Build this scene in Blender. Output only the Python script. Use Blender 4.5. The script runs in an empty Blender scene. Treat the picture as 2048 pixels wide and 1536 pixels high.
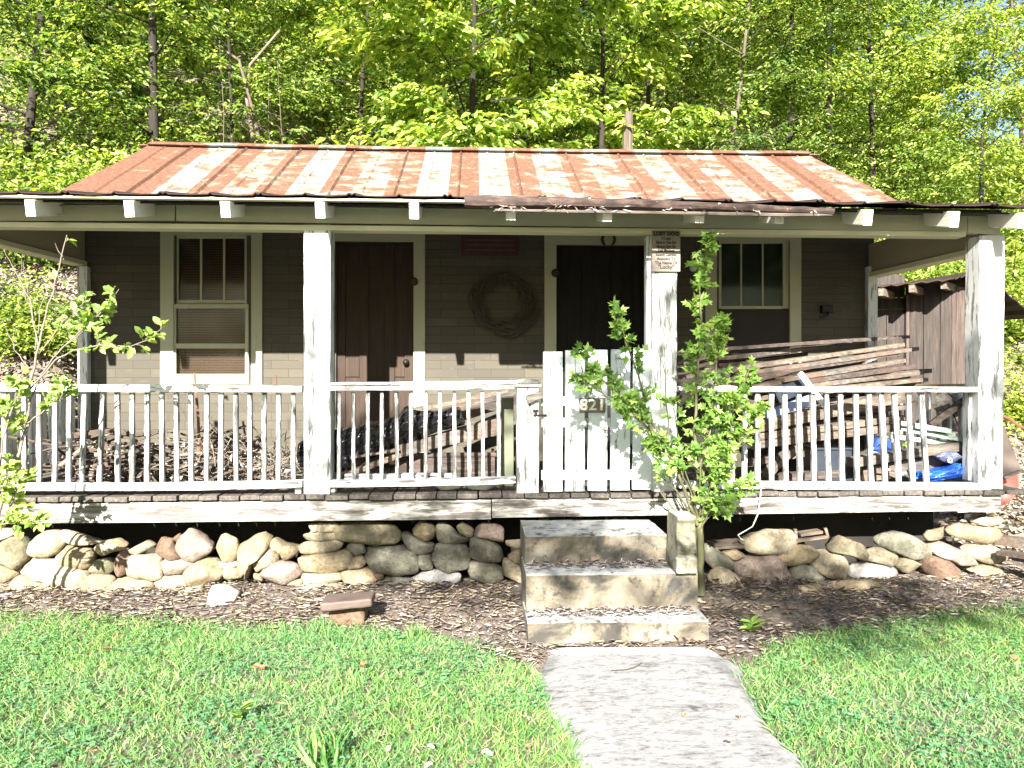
import bpy, math, random
import numpy as np
from mathutils import Vector, Matrix, Euler, noise as mnoise
random.seed(7)
rng = np.random.default_rng(11)
sc = bpy.context.scene
COL = sc.collection

# ------------------------------------------------------------------ camera
EYE = Vector((0.0, 0.0, 1.52))
YAW, PITCH = math.radians(-2.8), math.radians(-0.4)
FPX = 1540.0
cd = bpy.data.cameras.new('camera'); cam = bpy.data.objects.new('camera', cd); COL.objects.link(cam)
cd.sensor_width = 36.0; cd.lens = FPX / 2048 * 36.0; cd.clip_end = 500; cd.clip_start = 0.05
cam.location = EYE
cam.rotation_euler = (math.radians(90) + PITCH, 0, YAW)
sc.camera = cam
RM = Euler(cam.rotation_euler).to_matrix()

# ------------------------------------------------------------------ light
w = bpy.data.worlds.new('World'); sc.world = w; w.use_nodes = True
SUNDIR = Vector((0.15, 1.0, -0.51)).normalized()
nt = w.node_tree; bg = nt.nodes['Background']
sky = nt.nodes.new('ShaderNodeTexSky'); sky.sky_type = 'NISHITA'; sky.sun_disc = False
sky.sun_elevation = math.radians(26.8); sky.sun_rotation = math.radians(188.5)
sky.air_density = 1.0; sky.dust_density = 1.5
nt.links.new(sky.outputs[0], bg.inputs[0]); bg.inputs[1].default_value = 0.05
ld = bpy.data.lights.new('sun', 'SUN'); ld.energy = 5.0; ld.angle = math.radians(0.5); ld.color = (1.0, 0.95, 0.87)
sun = bpy.data.objects.new('sun', ld); COL.objects.link(sun)
sun.rotation_euler = SUNDIR.to_track_quat('-Z', 'Y').to_euler()
sun.location = (-3, -10, 12)
sc.view_settings.view_transform = 'Standard'; sc.view_settings.look = 'None'
sc.view_settings.exposure = 2.45; sc.view_settings.gamma = 1.0

# ------------------------------------------------------------------ helpers
def ray(px, py):
    return RM @ Vector(((px - 1024) / FPX, -(py - 768) / FPX, -1.0))
def P(px, py, Y):                       # the point seen at photo pixel (px, py) on the upright plane y = Y
    d = ray(px, py); return EYE + d * (Y / d.y)
def G(px, py, z=0.0):                   # the same on the level z
    d = ray(px, py); return EYE + d * ((z - EYE.z) / d.z)
def sstep(a, b, x):
    t = np.clip((x - a) / (b - a), 0, 1); return t * t * (3 - 2 * t)

def wloc(o):
    v = Vector((0, 0, 0))
    while o: v = v + o.location; o = o.parent
    return v
def tag(o, label=None, cat=None, group=None, kind=None):
    if label: o['label'] = label
    if cat: o['category'] = cat
    if group: o['group'] = group
    if kind: o['kind'] = kind
    return o
def thing(name, loc, label, cat, group=None):
    o = bpy.data.objects.new(name, None); COL.objects.link(o); o.location = loc; o.empty_display_size = 0.1
    return tag(o, label, cat, group)
def link(name, me, mat, parent=None, base=None):
    o = bpy.data.objects.new(name, me); COL.objects.link(o)
    if mat: me.materials.append(mat)
    if parent is not None: o.parent = parent
    elif base is not None: o.location = base
    return o
def rawmesh(name, V, loops, starts, smooth=False):
    me = bpy.data.meshes.new(name)
    V = np.asarray(V, dtype=np.float32); loops = np.asarray(loops, dtype=np.int32); starts = np.asarray(starts, dtype=np.int32)
    me.vertices.add(len(V)); me.vertices.foreach_set('co', V.ravel())
    me.loops.add(len(loops)); me.loops.foreach_set('vertex_index', loops)
    me.polygons.add(len(starts)); me.polygons.foreach_set('loop_start', starts)
    me.update(calc_edges=True)
    if smooth: me.polygons.foreach_set('use_smooth', np.ones(len(starts), dtype=bool))
    me.validate()
    return me

class MB:
    def __init__(s): s.v = []; s.f = []
    def add(s, vs, fs):
        n = len(s.v); s.v += [Vector(v) for v in vs]; s.f += [tuple(i + n for i in f) for f in fs]; return s
    def hexa(s, p):                      # 0-3 front ring, 4-7 back ring
        return s.add(p, [(0, 1, 2, 3), (7, 6, 5, 4), (0, 4, 5, 1), (1, 5, 6, 2), (2, 6, 7, 3), (3, 7, 4, 0)])
    def box(s, x0, x1, y0, y1, z0, z1):
        return s.hexa([(x0, y0, z0), (x1, y0, z0), (x1, y0, z1), (x0, y0, z1), (x0, y1, z0), (x1, y1, z0), (x1, y1, z1), (x0, y1, z1)])
    def rect(s, px0, py0, px1, py1, Y, d):   # upright board: front face on plane Y, d deep
        a = P(px0, py1, Y); b = P(px1, py1, Y); c = P(px1, py0, Y); e = P(px0, py0, Y)
        k = Vector((0, d, 0)); return s.hexa([a, b, c, e, a + k, b + k, c + k, e + k])
    def quad4(s, pts, d):
        k = Vector((0, d, 0)); q = [Vector(p) for p in pts]; return s.hexa(q + [p + k for p in q])
    def beam(s, p0, p1, wd, ht, up=(0, 0, 1), n=5, jit=0.0, taper=1.0, sag=0.0):
        p0 = Vector(p0); p1 = Vector(p1); d = (p1 - p0).normalized(); up = Vector(up)
        r = d.cross(up)
        if r.length < 1e-4: r = d.cross(Vector((0, 1, 0)))
        r.normalize(); u = r.cross(d).normalized()
        rings = []
        for i in range(n + 1):
            t = i / n; c = p0.lerp(p1, t) - Vector((0, 0, sag * 4 * t * (1 - t))); k = 1 + (taper - 1) * t; ring = []
            for a, b in ((-1, -1), (1, -1), (1, 1), (-1, 1)):
                j = Vector((random.uniform(-jit, jit), random.uniform(-jit, jit), random.uniform(-jit, jit)))
                ring.append(c + r * (a * wd / 2 * k) + u * (b * ht / 2 * k) + j)
            rings.append(ring)
        vs = [q for ring in rings for q in ring]; fs = [(3, 2, 1, 0), tuple(4 * n + k for k in range(4))]
        for i in range(n):
            for k in range(4):
                a = 4 * i + k; b = 4 * i + (k + 1) % 4; fs.append((a, b, b + 4, a + 4))
        return s.add(vs, fs)
    def tube(s, pts, rad, seg=6, cap=True):
        pts = [Vector(p) for p in pts]; n = len(pts); vs = []; fs = []
        if not hasattr(rad, '__len__'): rad = [rad] * n
        pr = None
        for i, p in enumerate(pts):
            d = (pts[min(i + 1, n - 1)] - pts[max(i - 1, 0)]).normalized()
            if pr is None:
                r = d.cross(Vector((0.13, 0.9, 0.3))); r.normalize()
            else:
                r = (pr - d * pr.dot(d)).normalized()
            pr = r; u = d.cross(r)
            for k in range(seg):
                a = 2 * math.pi * k / seg; vs.append(p + (r * math.cos(a) + u * math.sin(a)) * rad[i])
        for i in range(n - 1):
            for k in range(seg):
                a = i * seg + k; b = i * seg + (k + 1) % seg; fs.append((a, b, b + seg, a + seg))
        if cap: fs += [tuple(range(seg))[::-1], tuple((n - 1) * seg + k for k in range(seg))]
        return s.add(vs, fs)
    def lathe(s, c, prof, axis='z', seg=24):
        c = Vector(c); vs = []; fs = []; m = len(prof)
        for r, h in prof:
            for k in range(seg):
                a = 2 * math.pi * k / seg
                v = Vector((r * math.cos(a), r * math.sin(a), h)) if axis == 'z' else Vector((r * math.cos(a), -h, r * math.sin(a)))
                vs.append(c + v)
        for i in range(m - 1):
            for k in range(seg):
                a = i * seg + k; b = i * seg + (k + 1) % seg; fs.append((a, b, b + seg, a + seg))
        return s.add(vs, fs)
    def build(s, name, mat, parent=None, base=None, bevel=0.0, smooth=False, label=None):
        off = wloc(parent) if parent is not None else (Vector(base) if base is not None else Vector((0, 0, 0)))
        me = bpy.data.meshes.new(name); me.from_pydata([tuple(v - off) for v in s.v], [], s.f); me.update()
        if smooth: me.polygons.foreach_set('use_smooth', np.ones(len(me.polygons), dtype=bool))
        o = link(name, me, mat, parent, off if parent is None else None)
        if bevel:
            b = o.modifiers.new('bevel', 'BEVEL'); b.width = bevel; b.segments = 2; b.limit_method = 'ANGLE'
        if label: o['label'] = label
        return o
def single(mb, name, mat, label, cat, group=None, bevel=0.0, smooth=False):
    v = mb.v; cx = sum(p.x for p in v) / len(v); cy = sum(p.y for p in v) / len(v); bz = min(p.z for p in v)
    return tag(mb.build(name, mat, None, (cx, cy, bz), bevel, smooth), label, cat, group)

LEAF = {
 'oval': ([(0, 0, 0), (.35, .5, .12), (.75, .36, .06), (1, 0, -.12), (.75, -.36, .06), (.35, -.5, .12)], [(0, 1, 2, 3), (0, 3, 4, 5)]),
 'rhomb': ([(0, 0, 0), (.45, .5, .08), (1, 0, -.05), (.45, -.5, .08)], [(0, 1, 2), (0, 2, 3)]),
 'lobed': ([(.38, 0, -.02), (0, 0, 0), (.12, .26, .04), (.52, .6, .06), (.5, .24, .02), (1, 0, -.1), (.5, -.24, .02), (.52, -.6, .06), (.12, -.26, .04)],
           [(0, 1, 2), (0, 2, 3), (0, 3, 4), (0, 4, 5), (0, 5, 6), (0, 6, 7), (0, 7, 8), (0, 8, 1)]),
 'blade': ([(0, .5, 0), (0, -.5, 0), (.5, -.42, .12), (.5, .42, .12), (1, 0, -.05)], [(0, 1, 2, 3), (3, 2, 4)]),
 'round': ([(0, 0, 0), (.3, .5, .05), (.8, .45, .05), (1, 0, .0), (.8, -.45, .05), (.3, -.5, .05)], [(0, 1, 2, 3), (0, 3, 4, 5)]),
}
def unit(a): return a / np.maximum(np.linalg.norm(a, axis=1, keepdims=True), 1e-9)
def leaf_mesh(name, C, D, N, L, W, shape='oval'):
    tv, tf = LEAF[shape]; tv = np.array(tv); n = len(C)
    D = unit(D); S = unit(np.cross(N, D)); N = np.cross(D, S)
    L = np.broadcast_to(L, (n,)); W = np.broadcast_to(W, (n,))
    V = (C[:, None, :] + D[:, None, :] * (tv[None, :, 0:1] * L[:, None, None]) + S[:, None, :] * (tv[None, :, 1:2] * W[:, None, None])
         + N[:, None, :] * (tv[None, :, 2:3] * L[:, None, None])).reshape(-1, 3)
    tl = np.array([i for f in tf for i in f]); ts = np.cumsum([0] + [len(f) for f in tf])[:-1]
    loops = (tl[None, :] + (np.arange(n) * len(tv))[:, None]).ravel()
    starts = (ts[None, :] + (np.arange(n) * len(tl))[:, None]).ravel()
    return rawmesh(name, V, loops, starts)

# ------------------------------------------------------------------ materials
def newmat(name):
    m = bpy.data.materials.new(name); m.use_nodes = True; nt = m.node_tree
    return m, nt, nt.nodes['Principled BSDF'], nt.nodes['Material Output']
def nd(nt, t, **k):
    n = nt.nodes.new(t)
    for a, b in k.items():
        if a in n.inputs: n.inputs[a].default_value = b
        else: setattr(n, a, b)
    return n
def pos(nt, scale=(1, 1, 1), obj=False):
    if obj: src = nd(nt, 'ShaderNodeTexCoord').outputs['Object']
    else: src = nd(nt, 'ShaderNodeNewGeometry').outputs['Position']
    mp = nd(nt, 'ShaderNodeMapping'); mp.inputs['Scale'].default_value = scale
    nt.links.new(src, mp.inputs['Vector']); return mp.outputs[0]
def noi(nt, vec, scale, detail=5, rough=.6, dist=0.0):
    n = nd(nt, 'ShaderNodeTexNoise'); n.inputs['Scale'].default_value = scale; n.inputs['Detail'].default_value = detail
    n.inputs['Roughness'].default_value = rough; n.inputs['Distortion'].default_value = dist
    nt.links.new(vec, n.inputs['Vector']); return n.outputs['Fac']
def ramp(nt, fac, stops, mode='LINEAR'):
    r = nd(nt, 'ShaderNodeValToRGB'); e = r.color_ramp.elements; r.color_ramp.interpolation = mode
    while len(e) < len(stops): e.new(0.5)
    for el, (p, c) in zip(e, stops):
        el.position = p; el.color = (c[0], c[1], c[2], 1) if hasattr(c, '__len__') else (c, c, c, 1)
    nt.links.new(fac, r.inputs[0]); return r.outputs[0]
def mixc(nt, fac, a, b, mode='MIX'):
    m = nd(nt, 'ShaderNodeMix', data_type='RGBA', blend_type=mode)
    for i, s in ((0, fac), (6, a), (7, b)):
        if hasattr(s, 'is_linked'): nt.links.new(s, m.inputs[i])
        elif hasattr(s, '__len__'): m.inputs[i].default_value = (s[0], s[1], s[2], 1)
        else: m.inputs[i].default_value = s
    return m.outputs[2]
def bump(nt, b, h, strength=.3, dist=.01):
    n = nd(nt, 'ShaderNodeBump'); n.inputs['Strength'].default_value = strength; n.inputs['Distance'].default_value = dist
    nt.links.new(h, n.inputs['Height']); nt.links.new(n.outputs[0], b.inputs['Normal'])

def m_paint(name, paint, wood, lo, hi, grain='z', stain=.3, rough=.65):
    """old paint flaking off grey wood; grain = the axis the board runs along"""
    m, nt, b, o = newmat(name)
    g = {'z': (9, 9, 1.1), 'x': (1.1, 9, 9), 'y': (9, 1.1, 9)}[grain]
    f = {'z': (60, 60, 3), 'x': (3, 60, 60), 'y': (60, 3, 60)}[grain]
    n1 = noi(nt, pos(nt, g), 3.2, 8, .72, .3); n2 = noi(nt, pos(nt, f), 1.2, 4, .6); n3 = noi(nt, pos(nt), 1.3, 3, .5)
    wd = ramp(nt, n2, [(.3, [c * .55 for c in wood]), (.7, [c * 1.25 for c in wood])])
    pt = mixc(nt, ramp(nt, n3, [(.35, 0.0), (.75, stain)]), paint, [c * d for c, d in zip(paint, (.80, .74, .60))])
    base = mixc(nt, ramp(nt, n1, [(lo, 0.0), (hi, 1.0)]), wd, pt)
    nt.links.new(base, b.inputs['Base Color']); b.inputs['Roughness'].default_value = rough
    mx = mixc(nt, .5, n1, n2); bump(nt, b, mx, .35, .006); return m
def m_wood(name, a, bcol, grain='x', rough=.85, warm=None):
    m, nt, b, o = newmat(name)
    f = {'z': (30, 30, 2), 'x': (2, 30, 30), 'y': (30, 2, 30)}[grain]
    n2 = noi(nt, pos(nt, f), 1.5, 6, .65, .4); n3 = noi(nt, pos(nt), 2.3, 3, .5)
    c = ramp(nt, n2, [(.28, [x * .45 for x in a]), (.5, a), (.75, bcol)])
    if warm: c = mixc(nt, ramp(nt, n3, [(.4, 0.0), (.7, 1.0)]), c, mixc(nt, .6, c, warm))
    nt.links.new(c, b.inputs['Base Color']); b.inputs['Roughness'].default_value = rough
    bump(nt, b, n2, .5, .006); return m
def m_plain(name, col, rough=.6, metal=0.0, var=.25, scale=6, coat=0):
    m, nt, b, o = newmat(name)
    n = noi(nt, pos(nt), scale, 5, .6)
    nt.links.new(ramp(nt, n, [(.3, [c * (1 - var) for c in col]), (.7, [min(1, c * (1 + var)) for c in col])]), b.inputs['Base Color'])
    b.inputs['Roughness'].default_value = rough; b.inputs['Metallic'].default_value = metal
    bump(nt, b, n, .15, .004); return m
def m_leaf(name, cols, trans=.45, rough=.45):
    m, nt, b, o = newmat(name)
    ri = nd(nt, 'ShaderNodeNewGeometry').outputs['Random Per Island']
    c = ramp(nt, ri, [(i / max(1, len(cols) - 1), k) for i, k in enumerate(cols)])
    big = noi(nt, pos(nt), .5, 3, .6)
    c = mixc(nt, ramp(nt, big, [(.35, 0.0), (.7, .6)]), c, mixc(nt, 1.0, c, (1.35, 1.12, .6), 'MULTIPLY'))
    nt.links.new(c, b.inputs['Base Color']); b.inputs['Roughness'].default_value = rough
    b.inputs['Specular IOR Level'].default_value = .35
    t = nd(nt, 'ShaderNodeBsdfTranslucent'); nt.links.new(mixc(nt, 1.0, c, (1.5, 1.5, .5), 'MULTIPLY'), t.inputs[0])
    mx = nd(nt, 'ShaderNodeMixShader'); mx.inputs[0].default_value = trans
    nt.links.new(b.outputs[0], mx.inputs[1]); nt.links.new(t.outputs[0], mx.inputs[2]); nt.links.new(mx.outputs[0], o.inputs[0])
    return m
def m_stone(name, a, c2, moss=0.0):
    m, nt, b, o = newmat(name)
    n1 = noi(nt, pos(nt), 7, 10, .72, .2); n2 = noi(nt, pos(nt), 42, 6, .75); n3 = noi(nt, pos(nt, (1, 1, 1.6)), 2.6, 5, .7)
    c = ramp(nt, n1, [(.3, [x * .6 for x in a]), (.5, a), (.68, c2)])
    c = mixc(nt, ramp(nt, n2, [(.36, .75), (.52, 0.0)]), c, [x * .4 for x in a])
    if moss: c = mixc(nt, ramp(nt, n3, [(.45, 0.0), (.62, moss)]), c, (.05, .058, .025))
    nt.links.new(c, b.inputs['Base Color']); b.inputs['Roughness'].default_value = .9
    mx = mixc(nt, .4, n1, n2); bump(nt, b, mx, 1.0, .035); return m

PAINT = (.56, .58, .58)
M = {}
M['post'] = m_paint('peeling_white_paint_upright', PAINT, (.17, .17, .165), .42, .46, 'z')
M['newel'] = m_paint('peeling_paint_newel', PAINT, (.16, .155, .15), .44, .48, 'z')
M['rail'] = m_paint('peeling_white_paint_rail', PAINT, (.08, .076, .07), .42, .46, 'x')
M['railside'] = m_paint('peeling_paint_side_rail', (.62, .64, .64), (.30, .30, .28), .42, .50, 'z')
M['balu'] = m_paint('weathered_white_baluster', (.42, .43, .44), (.09, .085, .08), .44, .49, 'z')
M['gate'] = m_paint('worn_white_gate_paint', (.55, .60, .61), (.15, .14, .12), .40, .44, 'z', .15)
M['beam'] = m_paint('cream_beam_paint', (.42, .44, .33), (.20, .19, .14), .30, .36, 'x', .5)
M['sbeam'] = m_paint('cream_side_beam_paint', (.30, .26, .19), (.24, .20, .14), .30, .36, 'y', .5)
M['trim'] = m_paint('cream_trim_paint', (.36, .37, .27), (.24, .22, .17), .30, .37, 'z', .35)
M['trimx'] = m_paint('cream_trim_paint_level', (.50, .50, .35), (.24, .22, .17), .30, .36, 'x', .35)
M['tail'] = m_paint('white_rafter_tail_paint', (.74, .73, .66), (.12, .10, .08), .35, .41, 'y')
M['fascia'] = m_paint('worn_deck_skirt_paint', (.42, .41, .39), (.10, .085, .075), .45, .56, 'x', .5)
M['deck'] = m_wood('weathered_deck_boards', (.07, .06, .05), (.15, .135, .12), 'y')
M['greywood'] = m_wood('grey_weathered_wood', (.085, .075, .065), (.20, .18, .16), 'x', warm=(.14, .085, .05))
M['brownwood'] = m_wood('brown_old_boards', (.045, .036, .03), (.15, .125, .108), 'x', warm=(.09, .05, .033))
M['tanwood'] = m_wood('tan_split_wood', (.12, .092, .068), (.26, .21, .165), 'x')
M['shedshade'] = m_wood('shaded_dark_shed_boards', (.028, .021, .017), (.06, .047, .04), 'z')  # dark wood, with the shade on the left wall put into the colour
M['shedlit'] = m_wood('sunlit_shed_boards', (.06, .042, .034), (.13, .105, .092), 'z')  # paler copy: sunlight on the right wall put into the colour
M['doorwood'] = m_wood('brown_door_wood', (.026, .013, .006), (.048, .025, .012), 'z', .8)
M['blackdoor'] = m_wood('very_dark_door', (.005, .0045, .004), (.010, .009, .007), 'z', .9)
M['greenwood'] = m_paint('green_shutter_paint', (.20, .30, .25), (.34, .36, .33), .44, .54, 'x')
M['white'] = m_plain('white_enamel', (.78, .77, .74), .5, 0, .06)
M['foam'] = m_plain('dirty_white_foam', (.66, .66, .60), .8, 0, .15, 12)
M['iron'] = m_plain('dark_iron', (.03, .027, .025), .5, .7)
M['rustrod'] = m_plain('rusty_iron', (.16, .07, .04), .85, .2)
M['blackbin'] = m_plain('dark_blue_grey_plastic', (.022, .028, .038), .35, 0, .2)
M['concrete'] = None
M['bark'] = m_wood('grey_brown_bark', (.018, .014, .010), (.040, .033, .025), 'z', .95)
M['barkpale'] = m_wood('pale_bark', (.085, .066, .05), (.16, .13, .10), 'z', .95)
M['mossbark'] = m_wood('mossy_bark', (.09, .09, .04), (.17, .17, .09), 'z', .95)
M['twig'] = m_plain('twig_bark', (.06, .045, .033), .9, 0, .3, 20)
M['paletwig'] = m_plain('pale_dead_twig', (.15, .125, .10), .9, 0, .2, 20)
M['redmetal'] = m_plain('faded_red_metal', (.42, .10, .08), .5, .2, .25, 9)
M['darkpanel'] = m_plain('dark_brown_plywood', (.07, .05, .038), .6, 0, .3, 5)
M['redsign'] = m_plain('faded_red_board', (.05, .010, .009), .7, 0, .3, 12)
M['dkblock'] = m_plain('dark_brown_block', (.085, .06, .05), .7, 0, .2, 8)

def mk_blacksheet(name, col, rough):
    m, nt, b, o = newmat(name)
    n = noi(nt, pos(nt), 9, 5, .6, 1.0)
    nt.links.new(ramp(nt, n, [(.3, [c * .7 for c in col]), (.7, [c * 1.3 for c in col])]), b.inputs['Base Color'])
    b.inputs['Roughness'].default_value = rough; bump(nt, b, n, .9, .03); return m
M['blacksheet'] = mk_blacksheet('crumpled_black_plastic', (.012, .012, .014), .22)
M['bluetarp'] = mk_blacksheet('crumpled_blue_tarp', (.02, .10, .55), .38)

def mk_siding():
    m, nt, b, o = newmat('old_block_pattern_siding')
    g = pos(nt)
    sx = nd(nt, 'ShaderNodeSeparateXYZ'); nt.links.new(g, sx.inputs[0])
    cb = nd(nt, 'ShaderNodeCombineXYZ'); nt.links.new(sx.outputs[0], cb.inputs[0]); nt.links.new(sx.outputs[2], cb.inputs[1])
    br = nd(nt, 'ShaderNodeTexBrick'); br.offset = .5
    for k, v in (('Scale', 1.0), ('Mortar Size', .0022), ('Mortar Smooth', .1), ('Brick Width', .30), ('Row Height', .0765), ('Bias', 0.0)): br.inputs[k].default_value = v
    br.inputs['Color1'].default_value = (.056, .050, .036, 1); br.inputs['Color2'].default_value = (.078, .069, .05, 1); br.inputs['Mortar'].default_value = (.022, .018, .012, 1)
    nt.links.new(cb.outputs[0], br.inputs['Vector'])
    n1 = noi(nt, pos(nt), 1.6, 6, .65); n2 = noi(nt, pos(nt, (4, 4, 30)), 2, 4, .6)
    c = mixc(nt, ramp(nt, n1, [(.35, 0.0), (.7, .55)]), br.outputs[0], (.05, .047, .038))
    c = mixc(nt, ramp(nt, n2, [(.62, 0.0), (.66, .5)]), c, (.10, .08, .06))
    nt.links.new(c, b.inputs['Base Color']); b.inputs['Roughness'].default_value = .9
    bump(nt, b, br.outputs['Fac'], -.4, .004); return m
M['siding'] = mk_siding()

def mk_roof():
    m, nt, b, o = newmat('rusted_tin_roof')
    g = pos(nt); sx = nd(nt, 'ShaderNodeSeparateXYZ'); nt.links.new(g, sx.inputs[0])
    def mth(op, a, bb=0.0):
        n = nd(nt, 'ShaderNodeMath', operation=op)
        for i, s in ((0, a), (1, bb)):
            if hasattr(s, 'is_linked'): nt.links.new(s, n.inputs[i])
            else: n.inputs[i].default_value = s
        return n.outputs[0]
    half = mth('FLOOR', mth('DIVIDE', mth('ADD', sx.outputs[0], 20.08), .305))
    wn = nd(nt, 'ShaderNodeTexWhiteNoise', noise_dimensions='1D'); nt.links.new(half, wn.inputs['W'])
    par = mth('MODULO', half, 2.0)
    ends = ramp(nt, mth('DIVIDE', mth('ADD', sx.outputs[0], 5.0), 10.0), [(.13, 1.0), (.2, 0.0), (.80, 0.0), (.9, .15)])
    # bias toward rust: alternate half sheets, plus a random share, plus the painted sheets at the left end
    bias = mth('ADD', mth('ADD', mth('MULTIPLY', par, .14), mth('MULTIPLY', wn.outputs[0], .08)), mth('MULTIPLY', ends, .34))
    n1 = noi(nt, pos(nt, (3.0, 4.5, 4.5)), 1.25, 8, .70, .3)
    n2 = noi(nt, pos(nt, (3, 14, 14)), 1.6, 6, .6, .2)
    n3 = noi(nt, pos(nt, (8, 8, 8)), 3, 8, .7)
    v = mth('ADD', n1, mth('SUBTRACT', bias, .10))
    tin = ramp(nt, n2, [(.34, (.10, .12, .13)), (.47, (.185, .205, .20)), (.66, (.25, .24, .18))])
    rust = ramp(nt, n3, [(.32, (.075, .034, .024)), (.5, (.125, .056, .034)), (.68, (.18, .10, .062))])
    c = ramp(nt, v, [(.43, 0.0), (.54, 1.0)])
    mid = ramp(nt, v, [(.44, 0.0), (.475, .7), (.52, 0.0)])
    col = mixc(nt, c, tin, rust); col = mixc(nt, mid, col, (.20, .12, .05))
    nt.links.new(col, b.inputs['Base Color']); b.inputs['Roughness'].default_value = .62; b.inputs['Metallic'].default_value = 0.0
    bump(nt, b, n1, .25, .01); return m
M['roof'] = mk_roof()
M['rustedge'] = m_plain('dark_rust_edge', (.022, .008, .006), .8, .0, .5, 14)

def mk_gutter():
    m, nt, b, o = newmat('rusty_gutter')
    n1 = noi(nt, pos(nt, (3, 8, 8)), 3, 7, .65); n2 = noi(nt, pos(nt), 26, 2, .5)
    c = ramp(nt, n1, [(.3, (.018, .010, .008)), (.5, (.04, .023, .018)), (.7, (.11, .07, .055))])
    c = mixc(nt, ramp(nt, n2, [(.70, 0.0), (.74, .9)]), c, (.75, .72, .65))
    nt.links.new(c, b.inputs['Base Color']); b.inputs['Roughness'].default_value = .8; bump(nt, b, n1, .5, .01); return m
M['gutter'] = mk_gutter()

def mk_concrete(name, light, tan, dark, lo, hi, vlo=.5, vhi=.6, sc1=3.0):
    m, nt, b, o = newmat(name)
    n1 = noi(nt, pos(nt, (1, 1, 1.2)), sc1, 8, .62, .6); n2 = noi(nt, pos(nt), 14, 7, .7); n3 = noi(nt, pos(nt, (1, 1, 1)), 55, 3, .6)
    c = ramp(nt, n1, [(lo, dark), (hi, tan), (min(.95, hi + .18), light)])
    c = mixc(nt, ramp(nt, n2, [(.36, .75), (.46, 0.0)]), c, [x * .5 for x in dark])
    c = mixc(nt, ramp(nt, n3, [(.3, .3), (.5, 0.0)]), c, [x * .8 for x in dark])
    # upward faces painted paler: sunlight on the treads put into the colour
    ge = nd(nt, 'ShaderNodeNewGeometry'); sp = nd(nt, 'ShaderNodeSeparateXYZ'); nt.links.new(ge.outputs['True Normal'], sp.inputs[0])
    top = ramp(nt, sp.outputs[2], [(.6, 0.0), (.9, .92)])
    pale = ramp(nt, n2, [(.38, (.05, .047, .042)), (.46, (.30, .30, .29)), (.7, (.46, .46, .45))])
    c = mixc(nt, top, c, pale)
    nt.links.new(c, b.inputs['Base Color']); b.inputs['Roughness'].default_value = .9
    bump(nt, b, mixc(nt, .5, n1, n2), .5, .012); return m
M['concrete'] = mk_concrete('stained_concrete_steps', (.25, .235, .20), (.165, .14, .10), (.04, .037, .031), .40, .53)
M['cast'] = mk_concrete('cast_concrete_ornament', (.26, .25, .21), (.18, .165, .115), (.04, .04, .028), .38, .50)

def mk_path():
    m, nt, b, o = newmat('worn_white_concrete_path')
    n1 = noi(nt, pos(nt, (1, 2.6, 1)), 4.5, 9, .78, .5); n2 = noi(nt, pos(nt, (1, 2.0, 1)), 22, 8, .8); n3 = noi(nt, pos(nt), 1.2, 3, .5)
    c = ramp(nt, n2, [(.36, (.07, .066, .06)), (.46, (.21, .205, .20)), (.7, (.30, .305, .31))])
    c = mixc(nt, ramp(nt, n1, [(.385, 1.0), (.41, 0.0)]), c, (.015, .016, .015))
    c = mixc(nt, ramp(nt, n1, [(.41, .55), (.50, 0.0)]), c, (.10, .10, .095))
    nt.links.new(c, b.inputs['Base Color']); b.inputs['Roughness'].default_value = .92
    bump(nt, b, mixc(nt, .5, n1, n2), .6, .012); return m
M['path'] = mk_path()

def mk_ground():
    m, nt, b, o = newmat('earth_and_leaf_mould')
    n1 = noi(nt, pos(nt), 1.1, 6, .6); n2 = noi(nt, pos(nt, (1, 1, 1)), 24, 8, .75, .8); n3 = noi(nt, pos(nt, (1, 1, 1)), 60, 4, .7)
    c = ramp(nt, n2, [(.34, (.03, .022, .019)), (.47, (.11, .085, .07)), (.58, (.22, .175, .145)), (.70, (.42, .37, .31))])
    c = mixc(nt, ramp(nt, n1, [(.45, 0.0), (.65, .5)]), c, (.10, .085, .05))
    nt.links.new(c, b.inputs['Base Color']); b.inputs['Roughness'].default_value = 1.0
    bump(nt, b, mixc(nt, .4, n2, n3), .9, .03); return m
M['ground'] = mk_ground()
STONE = {
 't': m_stone('tan_sandstone', (.27, .21, .125), (.40, .345, .235)),
 'c': m_stone('cream_sandstone', (.33, .28, .19), (.46, .425, .33)),
 'g': m_stone('grey_fieldstone', (.18, .17, .13), (.30, .285, .22), .55),
 'p': m_stone('pinkish_fieldstone', (.25, .19, .155), (.37, .31, .265)),
 'w': m_stone('white_quartz_stone', (.42, .40, .37), (.58, .56, .54)),
 'b': m_stone('brown_fieldstone', (.14, .085, .055), (.22, .155, .11)),
 'm': m_stone('mossy_tan_fieldstone', (.22, .185, .12), (.31, .28, .19), .7)}
M['leafbig'] = m_leaf('hickory_leaves', [(.08, .16, .03), (.26, .37, .08), (.48, .56, .22)])
M['leafmid'] = m_leaf('broad_leaves', [(.035, .085, .02), (.15, .24, .05), (.38, .46, .16)])
M['leafdark'] = m_leaf('deep_green_leaves', [(.02, .052, .016), (.09, .16, .035), (.27, .37, .12)])
M['leafyel'] = m_leaf('yellow_green_leaves', [(.12, .20, .04), (.23, .33, .07), (.38, .46, .15)])
M['leafshrub'] = m_leaf('shrub_leaves', [(.07, .16, .035), (.16, .29, .065), (.32, .46, .15)], .4)
M['leafleft'] = m_leaf('pale_shrub_leaves', [(.12, .22, .06), (.21, .32, .10), (.33, .43, .17)], .4)
M['grass'] = m_leaf('lawn_grass', [(.05, .15, .04), (.10, .25, .08), (.17, .35, .12), (.32, .38, .17)], .35, .5)
M['clover'] = m_leaf('clover_leaves', [(.045, .16, .07), (.09, .25, .12), (.18, .36, .20)], .3)
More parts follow.
